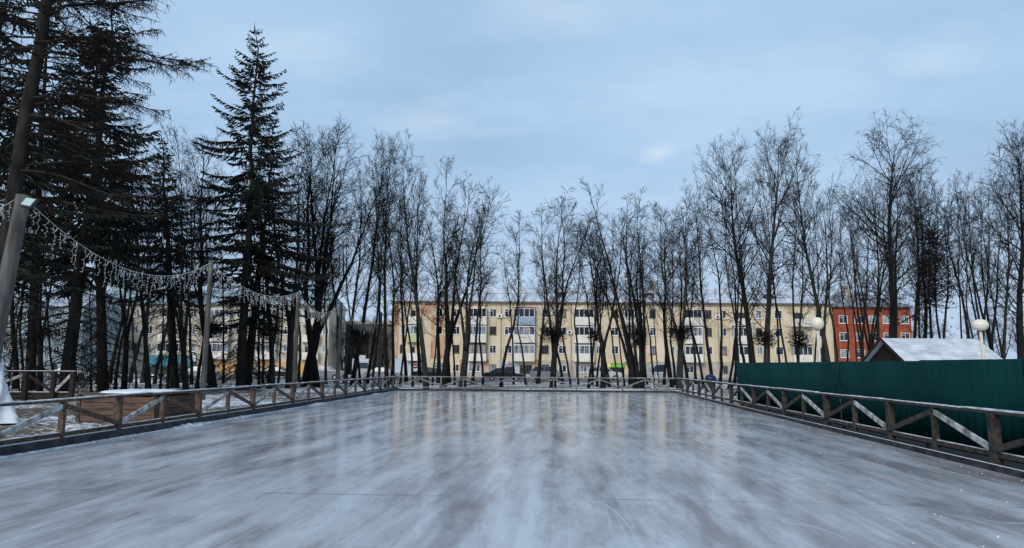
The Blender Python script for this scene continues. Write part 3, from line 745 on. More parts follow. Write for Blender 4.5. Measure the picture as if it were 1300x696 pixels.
# larch in front, bare, with long arching boughs
def larch():
    Y = 22.0
    p = foot(-30, Y, -0.03); q = at(64, -30, Y); q = p + (q-p)*1.35; v = q-p
    root = thing('larch_tree', 'tall bare larch right behind the leaning pole, its long bough reaching out over the sky', 'tree', p)
    rnd = random.Random(5); T = MB(); C = MB(); n = 14
    pts = [v*(j/n) + Vector((rnd.gauss(0,0.03),rnd.gauss(0,0.03),0)) for j in range(n+1)]
    T.tube(pts, [0.27*(1-0.75*j/n)+0.03 for j in range(n+1)], 10)
    Hh = v.length
    def bough(s, a, L, rise, droop, tips=1.0):
        x = s*n; i = min(int(x), n-1); c = pts[i].lerp(pts[i+1], x-i)
        hd = Vector((math.cos(a), math.sin(a), 0)); sd = Vector((-hd.y, hd.x, 0)); m = 10
        bp = [c + hd*(L*k/m) + Vector((0,0,L*(rise*(k/m) - droop*(k/m)**2 + 0.25*droop*(k/m)**5*2))) + sd*rnd.gauss(0,0.015)*L for k in range(m+1)]
        T.tube(bp, [(0.012+0.0075*L)*(1-0.9*k/m)+0.006 for k in range(m+1)], 5, False)
        for qn in range(int(L*11*tips)):
            t = 0.2+0.8*rnd.random(); x2 = t*m; ii = min(int(x2), m-1); b = bp[ii].lerp(bp[ii+1], x2-ii); tt = (bp[ii+1]-bp[ii]).normalized()
            side = rnd.choice((-1,1)); l = rnd.uniform(0.35,1.15)*(0.5+0.22*L*(1.05-t))
            d = (tt*rnd.uniform(0.5,1.1) + sd*side*rnd.uniform(0.2,0.8) + Vector((0,0,rnd.uniform(-0.5,0.15)))).normalized()
            e = [b, b+d*l*0.5+Vector((0,0,-0.03)), b+d*l+Vector((0,0,-0.06*l))]
            C.tube(e, [0.011,0.008,0.005], 3, False)
            for _ in range(int(3+l*8)):
                o = e[0].lerp(e[2], rnd.uniform(0.15,1.0)); f = Vector((rnd.gauss(0,0.4),rnd.gauss(0,0.4),-abs(rnd.gauss(0.6,0.5)))).normalized()*rnd.uniform(0.07,0.24)
                C.m = 1 if rnd.random() < 0.45 else 0
                C.tube([o,o+f], [0.010 if C.m else 0.006,0.004], 3, False)
            C.m = 0
    s = 0.40
    while s < 0.98:
        bough(s, rnd.uniform(0,6.28), rnd.uniform(2.2,4.2)*(1.25-0.6*s), rnd.uniform(-0.05,0.35), rnd.uniform(0.25,0.55)); s += 0.0062
    bough(0.60, -0.10, 5.5, 0.10, 0.34, 1.15); bough(0.635, 0.25, 4.8, 0.15, 0.40, 1.5); bough(0.62, -0.4, 4.9, 0.1, 0.35, 1.5); bough(0.67, -0.2, 4.2, 0.32, 0.42, 1.2); bough(0.565, 0.1, 4.0, -0.1, 0.30, 1.2)
    link_mesh('trunk', T.mesh('trunk', sbark, True), root); link_mesh('crown', C.mesh('crown', [twig, brown_needle]), root)
larch()

# ------------------------------------------------------------------ buildings
MESHCACHE = {}
def window(parent, x0, x1, z0, z1, y, wide=False, fm=None, gm=None, mull=None, name='window'):
    """white casement with panes; frame proud of the wall, glass set back inside it"""
    w, h = x1-x0, z1-z0; fm = fm or frame_w; gm = gm or glass
    nm = mull if mull is not None else (max(2, round(w/0.75)))
    key = (round(w,2), round(h,2), fm.name, nm)
    if key not in MESHCACHE:
        b = MB(); t = 0.075
        b.box((-w/2,-0.05,0),(w/2,0.0,t)); b.box((-w/2,-0.05,h-t),(w/2,0.0,h))
        for i in range(nm+1):
            xc = -w/2 + t/2 + (w-t)*i/nm; tt = t if i in (0,nm) else 0.055
            b.box((xc-tt/2,-0.047,t),(xc+tt/2,0.0,h-t))
        if nm >= 2: b.box((-w/2+t,-0.044,h*0.70),(-w/2+(w/nm),0.0,h*0.70+0.05))
        b.box((-w/2-0.05,-0.12,-0.05),(w/2+0.05,0.0,-0.002))
        MESHCACHE[key] = b.mesh('window', fm)
    kg = (key[0], key[1], gm.name, 'g')
    if kg not in MESHCACHE:
        b = MB(); b.box((-w/2+0.02,-0.022,0.02),(w/2-0.02,-0.002,h-0.02)); MESHCACHE[kg] = b.mesh('pane', gm)
    o = link_mesh(name, MESHCACHE[key], parent); o.location = ((x0+x1)/2, y, z0)
    p = link_mesh('pane', MESHCACHE[kg], o)
    return o
rw = random.Random(3)
def gl(): return curtain if rw.random() < 0.38 else glass

def balcony(parent, x0, x1, zf, y, pm, glazed, fm=None, top=None):
    """zf = floor level; parapet 1.05 m, glazing above up to 2.5"""
    b = MB(); b.box((x0,-0.95+y,zf-0.12),(x1,y-0.003,zf)); b.box((x0,-0.95+y,zf+0.002),(x1,y-0.88,zf+1.1)); b.box((x0,y-0.878,zf+0.002),(x0+0.06,y-0.003,zf+1.1)); b.box((x1-0.06,y-0.878,zf+0.002),(x1,y-0.003,zf+1.1))
    o = b.build('balcony', pm, parent)
    if glazed:
        g_ = MB(); hh = 1.36; z0 = zf+1.105; fmm = fm or frame_w
        n = 4 if x1-x0 < 3.6 else 5
        for i in range(n+1):
            xc = x0+0.04+(x1-x0-0.08)*i/n; g_.box((xc-0.04,y-0.93,z0),(xc+0.04,y-0.86,z0+hh))
        g_.box((x0,y-0.932,z0),(x1,y-0.86,z0+0.07)); g_.box((x0,y-0.932,z0+hh-0.07),(x1,y-0.86,z0+hh)); g_.box((x0,y-0.93,z0+hh+0.002),(x1,y-0.003,z0+hh+0.06))
        for xs in (x0, x1-0.07): g_.box((xs,y-0.4,z0),(xs+0.07,y-0.33,z0+hh))
        f = g_.build('glazing', fmm, parent)
        q = MB()
        q.box((x0+0.03,y-0.90,z0+0.03),(x1-0.03,y-0.885,z0+hh-0.03)); q.box((x0+0.02,y-0.88,z0+0.03),(x0+0.035,y-0.01,z0+hh-0.03)); q.box((x1-0.035,y-0.88,z0+0.03),(x1-0.02,y-0.01,z0+hh-0.03))
        q.build('pane', glazed, f)
    else:
        q = MB(); q.box((x0+0.5,y-0.02,zf+0.1),(x1-0.9,y-0.003,zf+2.1)); q.build('pane', glass, o)
    if top:
        q = MB(); q.box((x0-0.1,y-1.05,zf+2.55),(x1+0.1,y-0.003,zf+2.65)); q.build('canopy', top, o)
    return o

def dormer(parent, x, y, z, w=1.6, h=0.9):
    b = MB(); b.add([(x-w/2,y,z),(x+w/2,y,z),(x+w/2,y,z+h*0.62),(x+w*0.2,y,z+h),(x-w*0.2,y,z+h),(x-w/2,y,z+h*0.62),
        (x-w/2,y+2.2,z),(x+w/2,y+2.2,z),(x+w/2,y+2.2,z+h*0.62),(x+w*0.2,y+2.2,z+h),(x-w*0.2,y+2.2,z+h),(x-w/2,y+2.2,z+h*0.62)],
        [(0,1,2,3,4,5),(1,7,8,2),(2,8,9,3),(3,9,10,4),(4,10,11,5),(5,11,6,0)])
    o = b.build('dormer', darkmetal, parent)
    q = MB(); q.box((x-w*0.3,y-0.03,z+0.12),(x+w*0.3,y-0.004,z+h*0.6)); q.build('louvre', roof_g, o)

def gable_roof(parent, x0, x1, y0, dep, ze, rise, m, hip=0.0, over=0.5):
    b = MB(); ym = y0+dep/2; xa, xb = x0-over*0.6, x1+over*0.6
    vs = [(xa,y0-over,ze),(xb,y0-over,ze),(xb-hip,ym,ze+rise),(xa+hip,ym,ze+rise),(xb,y0+dep+over,ze),(xa,y0+dep+over,ze)]
    vs += [(x,y,z-0.14) for x,y,z in vs]
    b.add(vs, [(0,1,2,3),(3,2,4,5),(1,4,2),(0,3,5),(0,6,7,1),(1,7,10,4),(4,10,11,5),(5,11,6,0),(6,11,10,7)])
    # standing seams up the front slope
    nseam = int((xb-xa)/0.9)
    for i in range(1, nseam):
        x = xa+(xb-xa)*i/nseam
        if x < xa+hip or x > xb-hip: continue
        b.bar((x,y0-over+0.05,ze+0.02), (x,ym-0.05,ze+rise+0.0), 0.04, 0.05)
    return b.build('roof', m, parent)

# ---- the long cream block
YB = 117.0
def bx_(px, Y=YB): return at(px, 430, Y).x
def zz_(py, Y=YB): return at(680, py, Y).z
RT = [(zz_(403),zz_(392.5)), (zz_(425.5),zz_(415)), (zz_(449),zz_(438.5)), (zz_(472.5),zz_(463))]   # rows, top storey first
ZE = zz_(382.5)
X0, X1 = bx_(497), bx_(1058)
cb = thing('apartment_block', 'long cream four-storey apartment block with white balconies across the street, shops at its foot', 'building', (0,YB,0))
b = MB(); b.box((X0,0,-0.03),(X1,12,ZE)); b.build('wall', cream, cb)
def patch(name, m, p0, p1, y0, y1, d=0.02, par=None, Y=YB):
    q = MB(); q.box((bx_(p0,Y),-d,max(0.0,zz_(y1,Y))),(bx_(p1,Y),-0.002,zz_(y0,Y))); return q.build(name, m, par or cb)
b = MB(); b.box((X0-0.05,-0.03,-0.03),(X1+0.05,-0.003,0.55)); b.build('plinth', plinth_m, cb)
b = MB(); b.box((X0-0.15,-0.35,ZE-0.30),(X1+0.15,-0.003,ZE-0.004))
x = X0
while x < X1: b.box((x,-0.24,ZE-0.52),(x+0.22,-0.003,ZE-0.302)); x += 0.55
b.build('cornice', cornice_m, cb)
gable_roof(cb, X0, X1, 0, 12.5, ZE, 2.85, roof_s, hip=1.5)
patch('brick_face', brick_p, 497, 506, 388, 457); patch('brick_face', brick_p, 547, 566, 386, 456, 0.022); patch('brick_face', brick_p, 533.5, 547, 386, 400, 0.024)
patch('brick_face', brick_p, 584, 594, 457, 473); patch('brick_face', brick_p, 617.5, 621, 457, 473); patch('brick_face', brick_p, 679, 686, 457, 475); patch('brick_face', brick_p, 752.5, 756, 457, 474)
patch('ground_storey', plinth_m, 595, 617.3, 457.5, 475, 0.018); patch('ground_storey', plinth_m, 686.2, 752.3, 457.5, 475, 0.018); patch('ground_storey', plinth_m, 808, 968, 458, 476, 0.018)
WIN = {  # column: rows lit (0 top .. 3 ground)
 (508,514.5):(0,1,2), (552.5,561.5):(0,1), (575,583.5):(0,1,2,3), (621.5,630):(0,1,2,3), (640.5,650):(0,1,2), (687.5,696.5):(0,1,2), (709,719):(0,1,2,3),
 (757,762.5):(0,1,2,3), (776,785):(0,1,2), (825,833):(0,1,2,3), (850,856.5):(0,1,2), (896,904):(0,1,2), (914,922.5):(0,1), (917,922.5):(2,3),
 (960,968):(0,1,2,3), (984,994):(0,1,2), (1036,1045):(0,1,2)}
for (a, c), rows in WIN.items():
    for r in rows: window(cb, bx_(a), bx_(c), RT[r][0], RT[r][1], 0.0 if r < 3 else -0.02, gm=gl(), fm=frame_b if rw.random() < 0.22 else frame_w)
for (a, c) in ((595.5,610),(732,745),(870,884)): window(cb, bx_(a), bx_(c), RT[3][0], RT[3][1], -0.02, gm=gl(), mull=3)
window(cb, bx_(660), bx_(675.5), zz_(474.5), zz_(463.5), -0.02, fm=frame_b, mull=4); window(cb, bx_(687.5), bx_(697), zz_(473), zz_(463), -0.02, fm=frame_b, mull=2)
BAL = [  # left px, right px, per storey (top first): panel, glazing
 (517,534,[(white_panel,None),(green_panel,curtain),(white_panel,None)]),
 (595,617.5,[(white_panel,glass),(white_panel,curtain),(white_panel,'slat')]),
 (652,678.5,[(blue_panel,glass),(white_panel,curtain),(white_panel,curtain)]),
 (728.5,753.5,[(white_panel,glass),(white_panel,glass),(white_panel,curtain)]),
 (792,809,[(white_panel,glass),(white_panel,curtain),(white_panel,None)]),
 (868,890.5,[(white_panel,glass),(white_panel,curtain),(white_panel,glass)]),
 (929.5,953.5,[(white_panel,None),(white_panel,glass),(white_panel,glass)]),
 (1004,1028,[(white_panel,None),(white_panel,None),(white_panel,glass)])]
for (a, c, rows) in BAL:
    for r, (pm, gz) in enumerate(rows):
        zf = RT[r][0]-1.13
        if gz == 'slat': balcony(cb, bx_(a), bx_(c), zf, 0.0, pm, slat_panel, frame_b)
        else: balcony(cb, bx_(a), bx_(c), zf, 0.0, pm, gz, frame_w, sign_maroon if (a == 652 and r == 0) else None)
for px in (560,712.5,827,982): dormer(cb, bx_(px), 1.2, ZE+0.65)
for px, w in ((838,1.0),):
    b = MB(); b.box((bx_(px)-w/2,5.0,ZE+1.6),(bx_(px)+w/2,6.0,ZE+3.7)); b.box((bx_(px)-w/2-0.1,4.9,ZE+3.702),(bx_(px)+w/2+0.1,6.1,ZE+3.85)); b.build('chimney', plinth_m, cb)
for px, py in ((634,404),(648.5,428),(703,399),(818,404),(858,427),(911,403),(979,428),(570,428),(723,424)):
    b = MB(); zc = zz_(py); b.box((bx_(px)-0.4,-0.36,zc),(bx_(px)+0.4,-0.02,zc+0.55)); o = b.build('air_conditioner', frame_w, cb)
    q = MB(); q.lathe([(0.001,0),(0.2,0),(0.2,0.01),(0.001,0.01)],14); q.v = [(bx_(px)+x, -0.365-z_, zc+0.27+y) for x,y,z_ in q.v]; q.build('fan_grille', darkmetal, o)
for px in (591,636,725,863,912): # downpipes
    b = MB(); b.box((bx_(px)-0.05,-0.14,0.1),(bx_(px)+0.05,-0.03,ZE-0.55)); b.build('downpipe', cornice_m, cb)
# shop fronts
patch('shop_front', greyclad, 497.5, 511, 456.5, 480, 0.06); patch('shop_front', greyclad, 512.5, 523, 456.5, 480, 0.05); patch('shop_front', greyclad, 524.5, 541, 468.5, 480, 0.05)
patch('shop_front', greyclad, 632, 659, 458.5, 480, 0.05)
o = patch('door', frame_b, 641.5, 652, 465.5, 478.5, 0.09); q = MB(); q.box((bx_(642.5),-0.1,0.15),(bx_(651),-0.092,zz_(466.6))); q.build('pane', black, o)
o = patch('door', frame_w, 551.5, 562, 467.3, 480, 0.07)
q = MB(); q.box((bx_(552.3),-0.085,0.1),(bx_(556.2),-0.072,zz_(468.2))); q.box((bx_(557),-0.085,0.1),(bx_(561.3),-0.072,zz_(468.2))); q.build('pane', glass, o)
o = patch('door', black, 769, 792, 466.5, 479, 0.07)
# signs on the shops
def sign(name, label, m, p0, p1, y0, y1, off):
    z0, z1 = zz_(y1), zz_(y0); s = thing(name, label, 'sign', ((bx_(p0)+bx_(p1))/2, YB-off, z0))
    w = bx_(p1)-bx_(p0); h = z1-z0
    if m:
        b = MB(); b.box((-w/2,-0.08,0),(w/2,0.0,h)); b.build('board', m, s, bevel=0.01)
    return s, w, h
def text(parent, body, size, x, z, y, m, name='lettering', sx=1.0):
    c = bpy.data.curves.new(name,'FONT'); c.body = body; c.size = size; c.extrude = 0.02; c.align_x = 'CENTER'; c.offset = size*0.02
    c.materials.append(m); tmp = bpy.data.objects.new(name, c); COL.objects.link(tmp); bpy.context.view_layer.update()
    me = bpy.data.meshes.new_from_object(tmp.evaluated_get(bpy.context.evaluated_depsgraph_get())); bpy.data.objects.remove(tmp)
    o = bpy.data.objects.new(name, me); COL.objects.link(o); o.parent = parent
    o.location = (x, y, z); o.rotation_euler = (R(90),0,0); o.scale = (sx,1,1); return o
s, w, h = sign('shop_sign', 'row of white block letters over the dark shop door', None, 639, 657.5, 459.6, 463.2, 0.07)
b = MB(); b.box((-w/2,-0.03,-0.10),(w/2,0.0,-0.03)); b.build('board', sign_teal, s)
text(s, 'АВ', 0.62, -w*0.33, 0, -0.06, sign_white); text(s, 'О', 0.62, -w*0.03, 0, -0.06, sign_red); text(s, 'ВОД', 0.62, w*0.29, 0, -0.06, sign_white)
s, w, h = sign('shop_sign', 'bright green shop sign with a yellow left end and white lettering', sign_green, 770, 792.5, 460.6, 466.2, 0.1)
b = MB(); b.box((-w/2+0.03,-0.10,0.04),(-w/2+0.62,-0.082,h-0.04)); b.build('logo', sign_yellow, s, bevel=0.02)
def squiggle(parent, x0, x1, z, hh, m, seed, y=-0.10):
    rnd = random.Random(seed); b = MB(); x = x0
    while x < x1:
        ww = rnd.uniform(0.10,0.22); k = rnd.random()
        b.box((x,y,z),(x+0.05,y+0.017,z+hh))
        if k < 0.7: b.box((x+0.052,y,z+hh*0.42),(x+ww,y+0.017,z+hh*0.58))
        if k > 0.35: b.box((x+ww*0.8,y+0.0005,z),(x+ww*0.8+0.05,y+0.0165,z+hh*rnd.choice((0.40,0.40,1.0))))
        x += ww+0.10
    return b.build('lettering', m, parent)
squiggle(s, -0.55, w/2-0.2, h*0.28, h*0.36, sign_white, 4); 
s, w, h = sign('shop_sign', 'maroon shop sign with two lines of white lettering by the tall trunk', sign_maroon, 525, 541, 458.5, 468, 0.1)
squiggle(s, -w/2+0.12, w/2-0.15, h*0.45, h*0.34, sign_white, 8); squiggle(s, -w/2+0.12, w/2-0.6, h*0.14, h*0.2, sign_white, 9)
s, w, h = sign('shop_sign', 'small dark teal striped sign board over a glazed shop door', sign_teal, 551, 562, 462, 466.8, 0.1)
b = MB(); b.box((-w/2+0.05,-0.095,h*0.4),(w/2-0.05,-0.082,h*0.66)); b.build('stripe', greyclad, s)

# ---- the red brick block
YR = 120.0
rb = thing('apartment_block', 'red brick four-storey block with white windows and grey hipped roof behind the hut', 'building', (0,YR,0))
xr0, xr1 = bx_(1059,YR), bx_(1158,YR); zr = at(1110,389,YR).z
b = MB(); b.box((xr0,0,-0.03),(xr1,14,zr)); b.build('wall', brick, rb)
b = MB(); b.box((xr0-0.1,-0.25,zr-0.3),(xr1+0.1,-0.003,zr-0.004)); b.build('cornice', cornice_m, rb)
gable_roof(rb, xr0, xr1, 0, 14, zr, 3.0, roof_g, hip=4.5)
for px in (1066,1086,1104,1122,1144):
    for (ya, yb_) in ((401,411),(422.5,433),(444,454.5),(466,476)):
        window(rb, bx_(px,YR), bx_(px+11,YR), at(1110,yb_,YR).z, at(1110,ya,YR).z, 0.0, gm=gl())
dormer(rb, bx_(1110,YR), 2.0, zr+0.7)
b = MB(); b.box((bx_(1098,YR)-0.6,5.2,zr+1.6),(bx_(1098,YR)+0.6,6.2,zr+4.0)); b.build('chimney', plinth_m, rb)

# ---- the beige block on the left
YL = 125.0
lb = thing('apartment_block', 'beige four-storey block with teal roof and orange ground floor behind the left trees', 'building', (0,YL,0))
xl0, xl1 = bx_(112,YL), bx_(417,YL)
def zl(py): return at(270, py, YL).z
zle = zl(386)
b = MB(); b.box((xl0,0,-0.03),(xl1,12,zle)); b.build('wall', cream2, lb)
b = MB(); b.box((xl0-0.1,-0.3,zle-0.3),(xl1+0.1,-0.003,zle-0.004)); b.build('cornice', cornice_m, lb)
gable_roof(lb, xl0, xl1, 0, 12.5, zle, 3.0, roof_t, hip=1.5)
LR = [(zl(403),zl(393)), (zl(424.5),zl(414)), (zl(446.5),zl(436)), (zl(468.5),zl(458.5))]
for px in (118,167,185,240,258,299,314,360,374,409):
    for r in range(4):
        if r == 3 and px > 236: continue
        window(lb, bx_(px,YL), bx_(px+8,YL), LR[r][0], LR[r][1], 0.0, gm=gl())
for a, c in ((131,159),(203,231),(266,292),(328,352),(384,406)):
    for r in range(3): balcony(lb, bx_(a,YL), bx_(c,YL), LR[r][0]-1.13, 0.0, white_panel, gl() if rw.random() < 0.7 else None)
q = MB(); q.box((bx_(238,YL),-0.05,0.02),(bx_(408,YL),-0.002,zl(459))); q.build('ground_storey', orange, lb)
for a in (246,268,300,322,344,366,388):
    window(lb, bx_(a,YL), bx_(a+9,YL), zl(478), zl(463), -0.05, fm=frame_w if a == 268 else frame_b, gm=gl(), mull=2)

# ---- the pale blue block at the far left
YP = 112.0
pb = thing('apartment_block', 'pale blue block at the far left behind the dark trunks', 'building', (0,YP,0))
xp0, xp1 = bx_(-150,YP), bx_(104,YP)
def zp(py): return at(50, py, YP).z
zpe = zp(388)
b = MB(); b.box((xp0,0,-0.03),(xp1,12,zpe)); b.build('wall', bluewall, pb)
gable_roof(pb, xp0, xp1, 0, 12, zpe, 2.4, roof_s, hip=1.5)
for px in range(-140, 95, 19):
    for ya, yb_ in ((396,406),(418,428),(440,450),(462,472)):
        window(pb, bx_(px,YP), bx_(px+8,YP), zp(yb_), zp(ya), 0.0, gm=gl())

# ---- low brown house in the gap
YH = 140.0
hb = thing('house', 'low brown house with a flat brownish roof far off in the gap', 'building', (0,YH,0))
b = MB(); b.box((bx_(438,YH),0,-0.03),(bx_(497,YH),8,at(470,412,YH).z)); b.build('wall', brownwall, hb)
b = MB(); b.box((bx_(437,YH),-0.4,at(470,412,YH).z+0.003),(bx_(498,YH),8.4,at(470,408,YH).z)); b.build('roof', plinth_m, hb)
for px in (446,460,474,486): window(hb, bx_(px,YH), bx_(px+6,YH), at(470,436,YH).z, at(470,427,YH).z, 0.0, fm=frame_b)

# ------------------------------------------------------------------ hut with the snowy roof
ht = thing('wooden_hut', 'dark wooden hut with a snow-covered gable roof behind the green fence', 'hut', (0,0,0))
gx0, gx1, ye, yr, yk = 20.05, 24.5, 36.9, 39.2, 41.5
ze, zr_ = 2.03, 3.22
b = MB(); 
b.add([(gx0,ye+.25,-0.03),(gx1,ye+.25,-0.03),(gx1,yk-.25,-0.03),(gx0,yk-.25,-0.03),(gx0,ye+.25,ze),(gx1,ye+.25,ze),(gx1,yk-.25,ze),(gx0,yk-.25,ze),(gx0,yr,zr_-.1),(gx1,yr,zr_-.1)],
      [(0,1,5,4),(1,2,6,9,5),(2,3,7,6),(3,0,4,8,7),(4,5,9,8),(7,8,9,6)])
b.build('wall', hutwood, ht)
b = MB(); b.box((gx0+1.6,ye+0.2,0),(gx0+2.5,ye+0.247,1.9)); b.build('door', crate_m, ht)
for nm, yy in (('front',ye),('back',yk)):
    b = MB(); 
    a0, a1 = gx0-0.32, gx1+0.36
    nrow = 9
    for k in range(nrow):      # lapped courses
        t0, t1 = k/nrow, (k+1)/nrow
        p0 = (yy+(yr-yy)*t0, ze-0.1+(zr_-ze+0.1)*t0); p1 = (yy+(yr-yy)*t1, ze-0.1+(zr_-ze+0.1)*t1)
        b.add([(a0,p0[0],p0[1]+0.055),(a1,p0[0],p0[1]+0.055),(a1,p1[0],p1[1]+0.010),(a0,p1[0],p1[1]+0.010),(a0,p0[0],p0[1]-0.02),(a1,p0[0],p0[1]-0.02),(a1,p1[0],p1[1]-0.02),(a0,p1[0],p1[1]-0.02)],
              [(0,1,2,3),(0,4,5,1),(1,5,6,2),(0,3,7,4),(7,6,5,4)])
    b.build('roof', roof_snow, ht)
b = MB()
for yy in (ye, yk): b.bar((gx0-0.34,yy,ze-0.12),(gx0-0.34,yr,zr_-0.02),0.04,0.14)
b.build('bargeboard', hutwood, ht)

# ------------------------------------------------------------------ globe lamps
def globe_lamp(px, py, Y, rx, rz, lean, label):
    c = at(px, py, Y); r = thing('globe_lamp', label, 'lamp', (c.x,c.y,-0.03), 0, 'cream globe lamps'); z = c.z+0.03
    top = z - rz*0.85
    b = MB(); b.tube([Vector((lean,0,0)), Vector((lean*0.4,0,top*0.6)), Vector((0,0,top))], [0.062,0.058,0.055], 12); b.build('post', lamp_post_m, r, smooth=True)
    b = MB(); b.lathe([(0.001,0),(0.10,0),(0.12,0.04),(0.12,0.09),(0.07,0.10)], 14, (0,0,top-0.03)); b.build('collar', darkmetal, r, smooth=True)
    b = MB(); n = 14
    b.lathe([(max(0.001,rx*math.sin(math.pi*i/n)**0.85), -rz*math.cos(math.pi*i/n)) for i in range(n+1)], 24, (0,0,z)); o = b.build('globe', globe_m, r, smooth=True)
    b = MB(); b.lathe([(rx*1.005,-0.012),(rx*1.012,0),(rx*1.005,0.012)], 24, (0,0,z)); b.build('seam', globe_m, o, smooth=True)
globe_lamp(1037.5, 411, 29.5, 0.26, 0.255, 0.06, 'round cream globe lamp on a pale post before the cream block')
globe_lamp(1244, 412.8, 27.5, 0.29, 0.22, 0.14, 'flattened cream globe lamp on a leaning pale post before the hut roof')

# ------------------------------------------------------------------ garland poles and garlands
GP = 'grey garland poles along the left of the rink'
def pole(bp, tp, r0, r1, label):
    root = thing('garland_pole', label, 'pole', bp, 0, GP); v = tp-bp
    b = MB(); b.tube([v*(i/6) for i in range(7)], [r0+(r1-r0)*i/6 for i in range(7)], 14); b.build('shaft', pole_m, root, smooth=True)
    return root
PY = [20.0, 34.0, 44.0, 53.0, 62.0]
pb0 = foot(-28, PY[0]); pt0 = at(30, 248, PY[0])
P1 = pole(pb0, pt0, 0.245, 0.18, 'thick leaning grey pole with a floodlight on its top at the left edge')
poles = [(pb0, pt0)]
for (bx, tx, ty, Y, lab, r) in [(257,268,332,PY[1],'second grey garland pole, rising beside the teal bus',0.13),
        (373,379,371,PY[2],'third grey garland pole, rising by the orange shopfront',0.14),
        (428,433,384,PY[3],'fourth grey garland pole, in the gap before the beige block end',0.15),
        (481,484,397,PY[4],'last and thinnest grey garland pole, near the far left corner of the ice',0.12)]:
    bp = foot(bx, Y); tp = at(tx, ty, Y); pole(bp, tp, r, r*0.8, lab); poles.append((bp, tp))
# floodlight
fl = at(36, 256.5, PY[0]-0.32)
fr = thing('floodlight', 'square floodlight with a pale glass fixed to the top of the leaning pole', 'floodlight', fl)
Mf = Matrix.Rotation(R(-24),4,'Z') @ Matrix.Rotation(R(12),4,'Y') @ Matrix.Rotation(R(-28),4,'X')
b = MB(); b.box((-0.24,0.0,-0.155),(0.24,0.09,0.155), Mf); b.build('housing', darkmetal, fr, bevel=0.01)
b = MB(); b.box((-0.205,-0.012,-0.12),(0.205,-0.002,0.12), Mf); b.build('lens', lamp_glass, fr)
b = MB(); b.bar(Mf @ Vector((0,0.09,0)), Mf @ Vector((0,0.09,0)) + Vector((-0.05,0.2,0.02)), 0.08, 0.04); b.build('bracket', darkmetal, fr)

def garland(A, B, sag, n, label, lo=0.25, hi=0.9):
    tk = 0.75 if A.y < 30 else 0.95
    root = thing('icicle_garland', label, 'garland', A, 0, 'icicle light garlands strung between the poles')
    rnd = random.Random(label); D = B-A
    def pt(t): return D*t + Vector((0,0,-4*sag*t*(1-t)))
    b = MB(); b.tube([pt(i/24) for i in range(25)], [0.011*tk]*25, 4); b.build('wire', wire_m, root)
    for i in range(n):
        t = (i+0.5+rnd.uniform(-.3,.3))/n; p = pt(t); L = rnd.uniform(lo,hi); m = 6
        pts = [p + Vector((rnd.gauss(0,0.022),rnd.gauss(0,0.03),-L*k/m)) for k in range(m+1)]; pts[0] = p
        s = MB(); s.tube(pts, [0.0065*tk]*(m+1), 3, False)
        for k in range(1,m+1):
            q = pts[k]; s.tube([q, q+Vector((rnd.choice((-1,1))*0.055,rnd.gauss(0,.02),rnd.uniform(-.03,.02)))], [0.010*tk,0.007*tk], 3)
        s.build('strand', wire_m, root)
        if i % 3 == 0 and i < n-1:
            q = MB(); p2 = pt(min(1,t+0.6/n)); q.tube([pts[1], pts[1].lerp(p2,0.5)+Vector((0,0,-0.1)), p2], [0.008]*3, 3, False); q.build('strand', wire_m, root)
T_ = [p[1] for p in poles]
off = Vector((0,0,-0.18))
garland(at(-60,276,17.0), T_[0]+off+Vector((-0.25,0,0.05)), 0.15, 9, 'icicle garland running out of view left of the leaning pole')
garland(T_[0]+off+Vector((0.25,-0.1,-0.05)), T_[1]+off*0.3, 1.25, 40, 'long sagging icicle garland between the leaning pole and the second pole')
garland(T_[1]+off*0.3, T_[2], 0.8, 44, 'icicle garland between the second and third poles over the big spruce trunk')
garland(T_[2], T_[3], 1.0, 40, 'icicle garland between the third and fourth poles before the crooked tree')
garland(T_[3], T_[4], 1.2, 34, 'icicle garland between the fourth and last poles across the gap')

# ------------------------------------------------------------------ left foreground things
# white sheeting round the pole foot
b = MB(); rnd = random.Random(2); c = pb0; n = 64; m = 22; vs = []
lean = (pt0-pb0)/ (pt0-pb0).z
for i in range(m+1):
    z = 1.62*(1-i/m)**1.0; rr = 0.30 + 0.56*(i/m)**1.6
    for j in range(n):
        a = 2*math.pi*j/n; k = rr*(1+0.13*math.sin(5*a+1.0+0.8*math.sin(i*0.33))*(0.4+i/m)+0.06*math.sin(13*a+0.4*i)+0.035*math.sin(9*a-0.9*i))+rnd.gauss(0,0.012)
        vs.append(c + lean*z + Vector((math.cos(a)*k*1.08, math.sin(a)*k, 0.02 if i==m else 0)))
fs = [(i*n+j, i*n+(j+1)%n, (i+1)*n+(j+1)%n, (i+1)*n+j) for i in range(m) for j in range(n)]
b.add(vs, fs); tag(b.build('white_sheeting', tarp_m, smooth=True), 'white sheeting wrapped like a skirt round the foot of the leaning pole', 'tarpaulin')
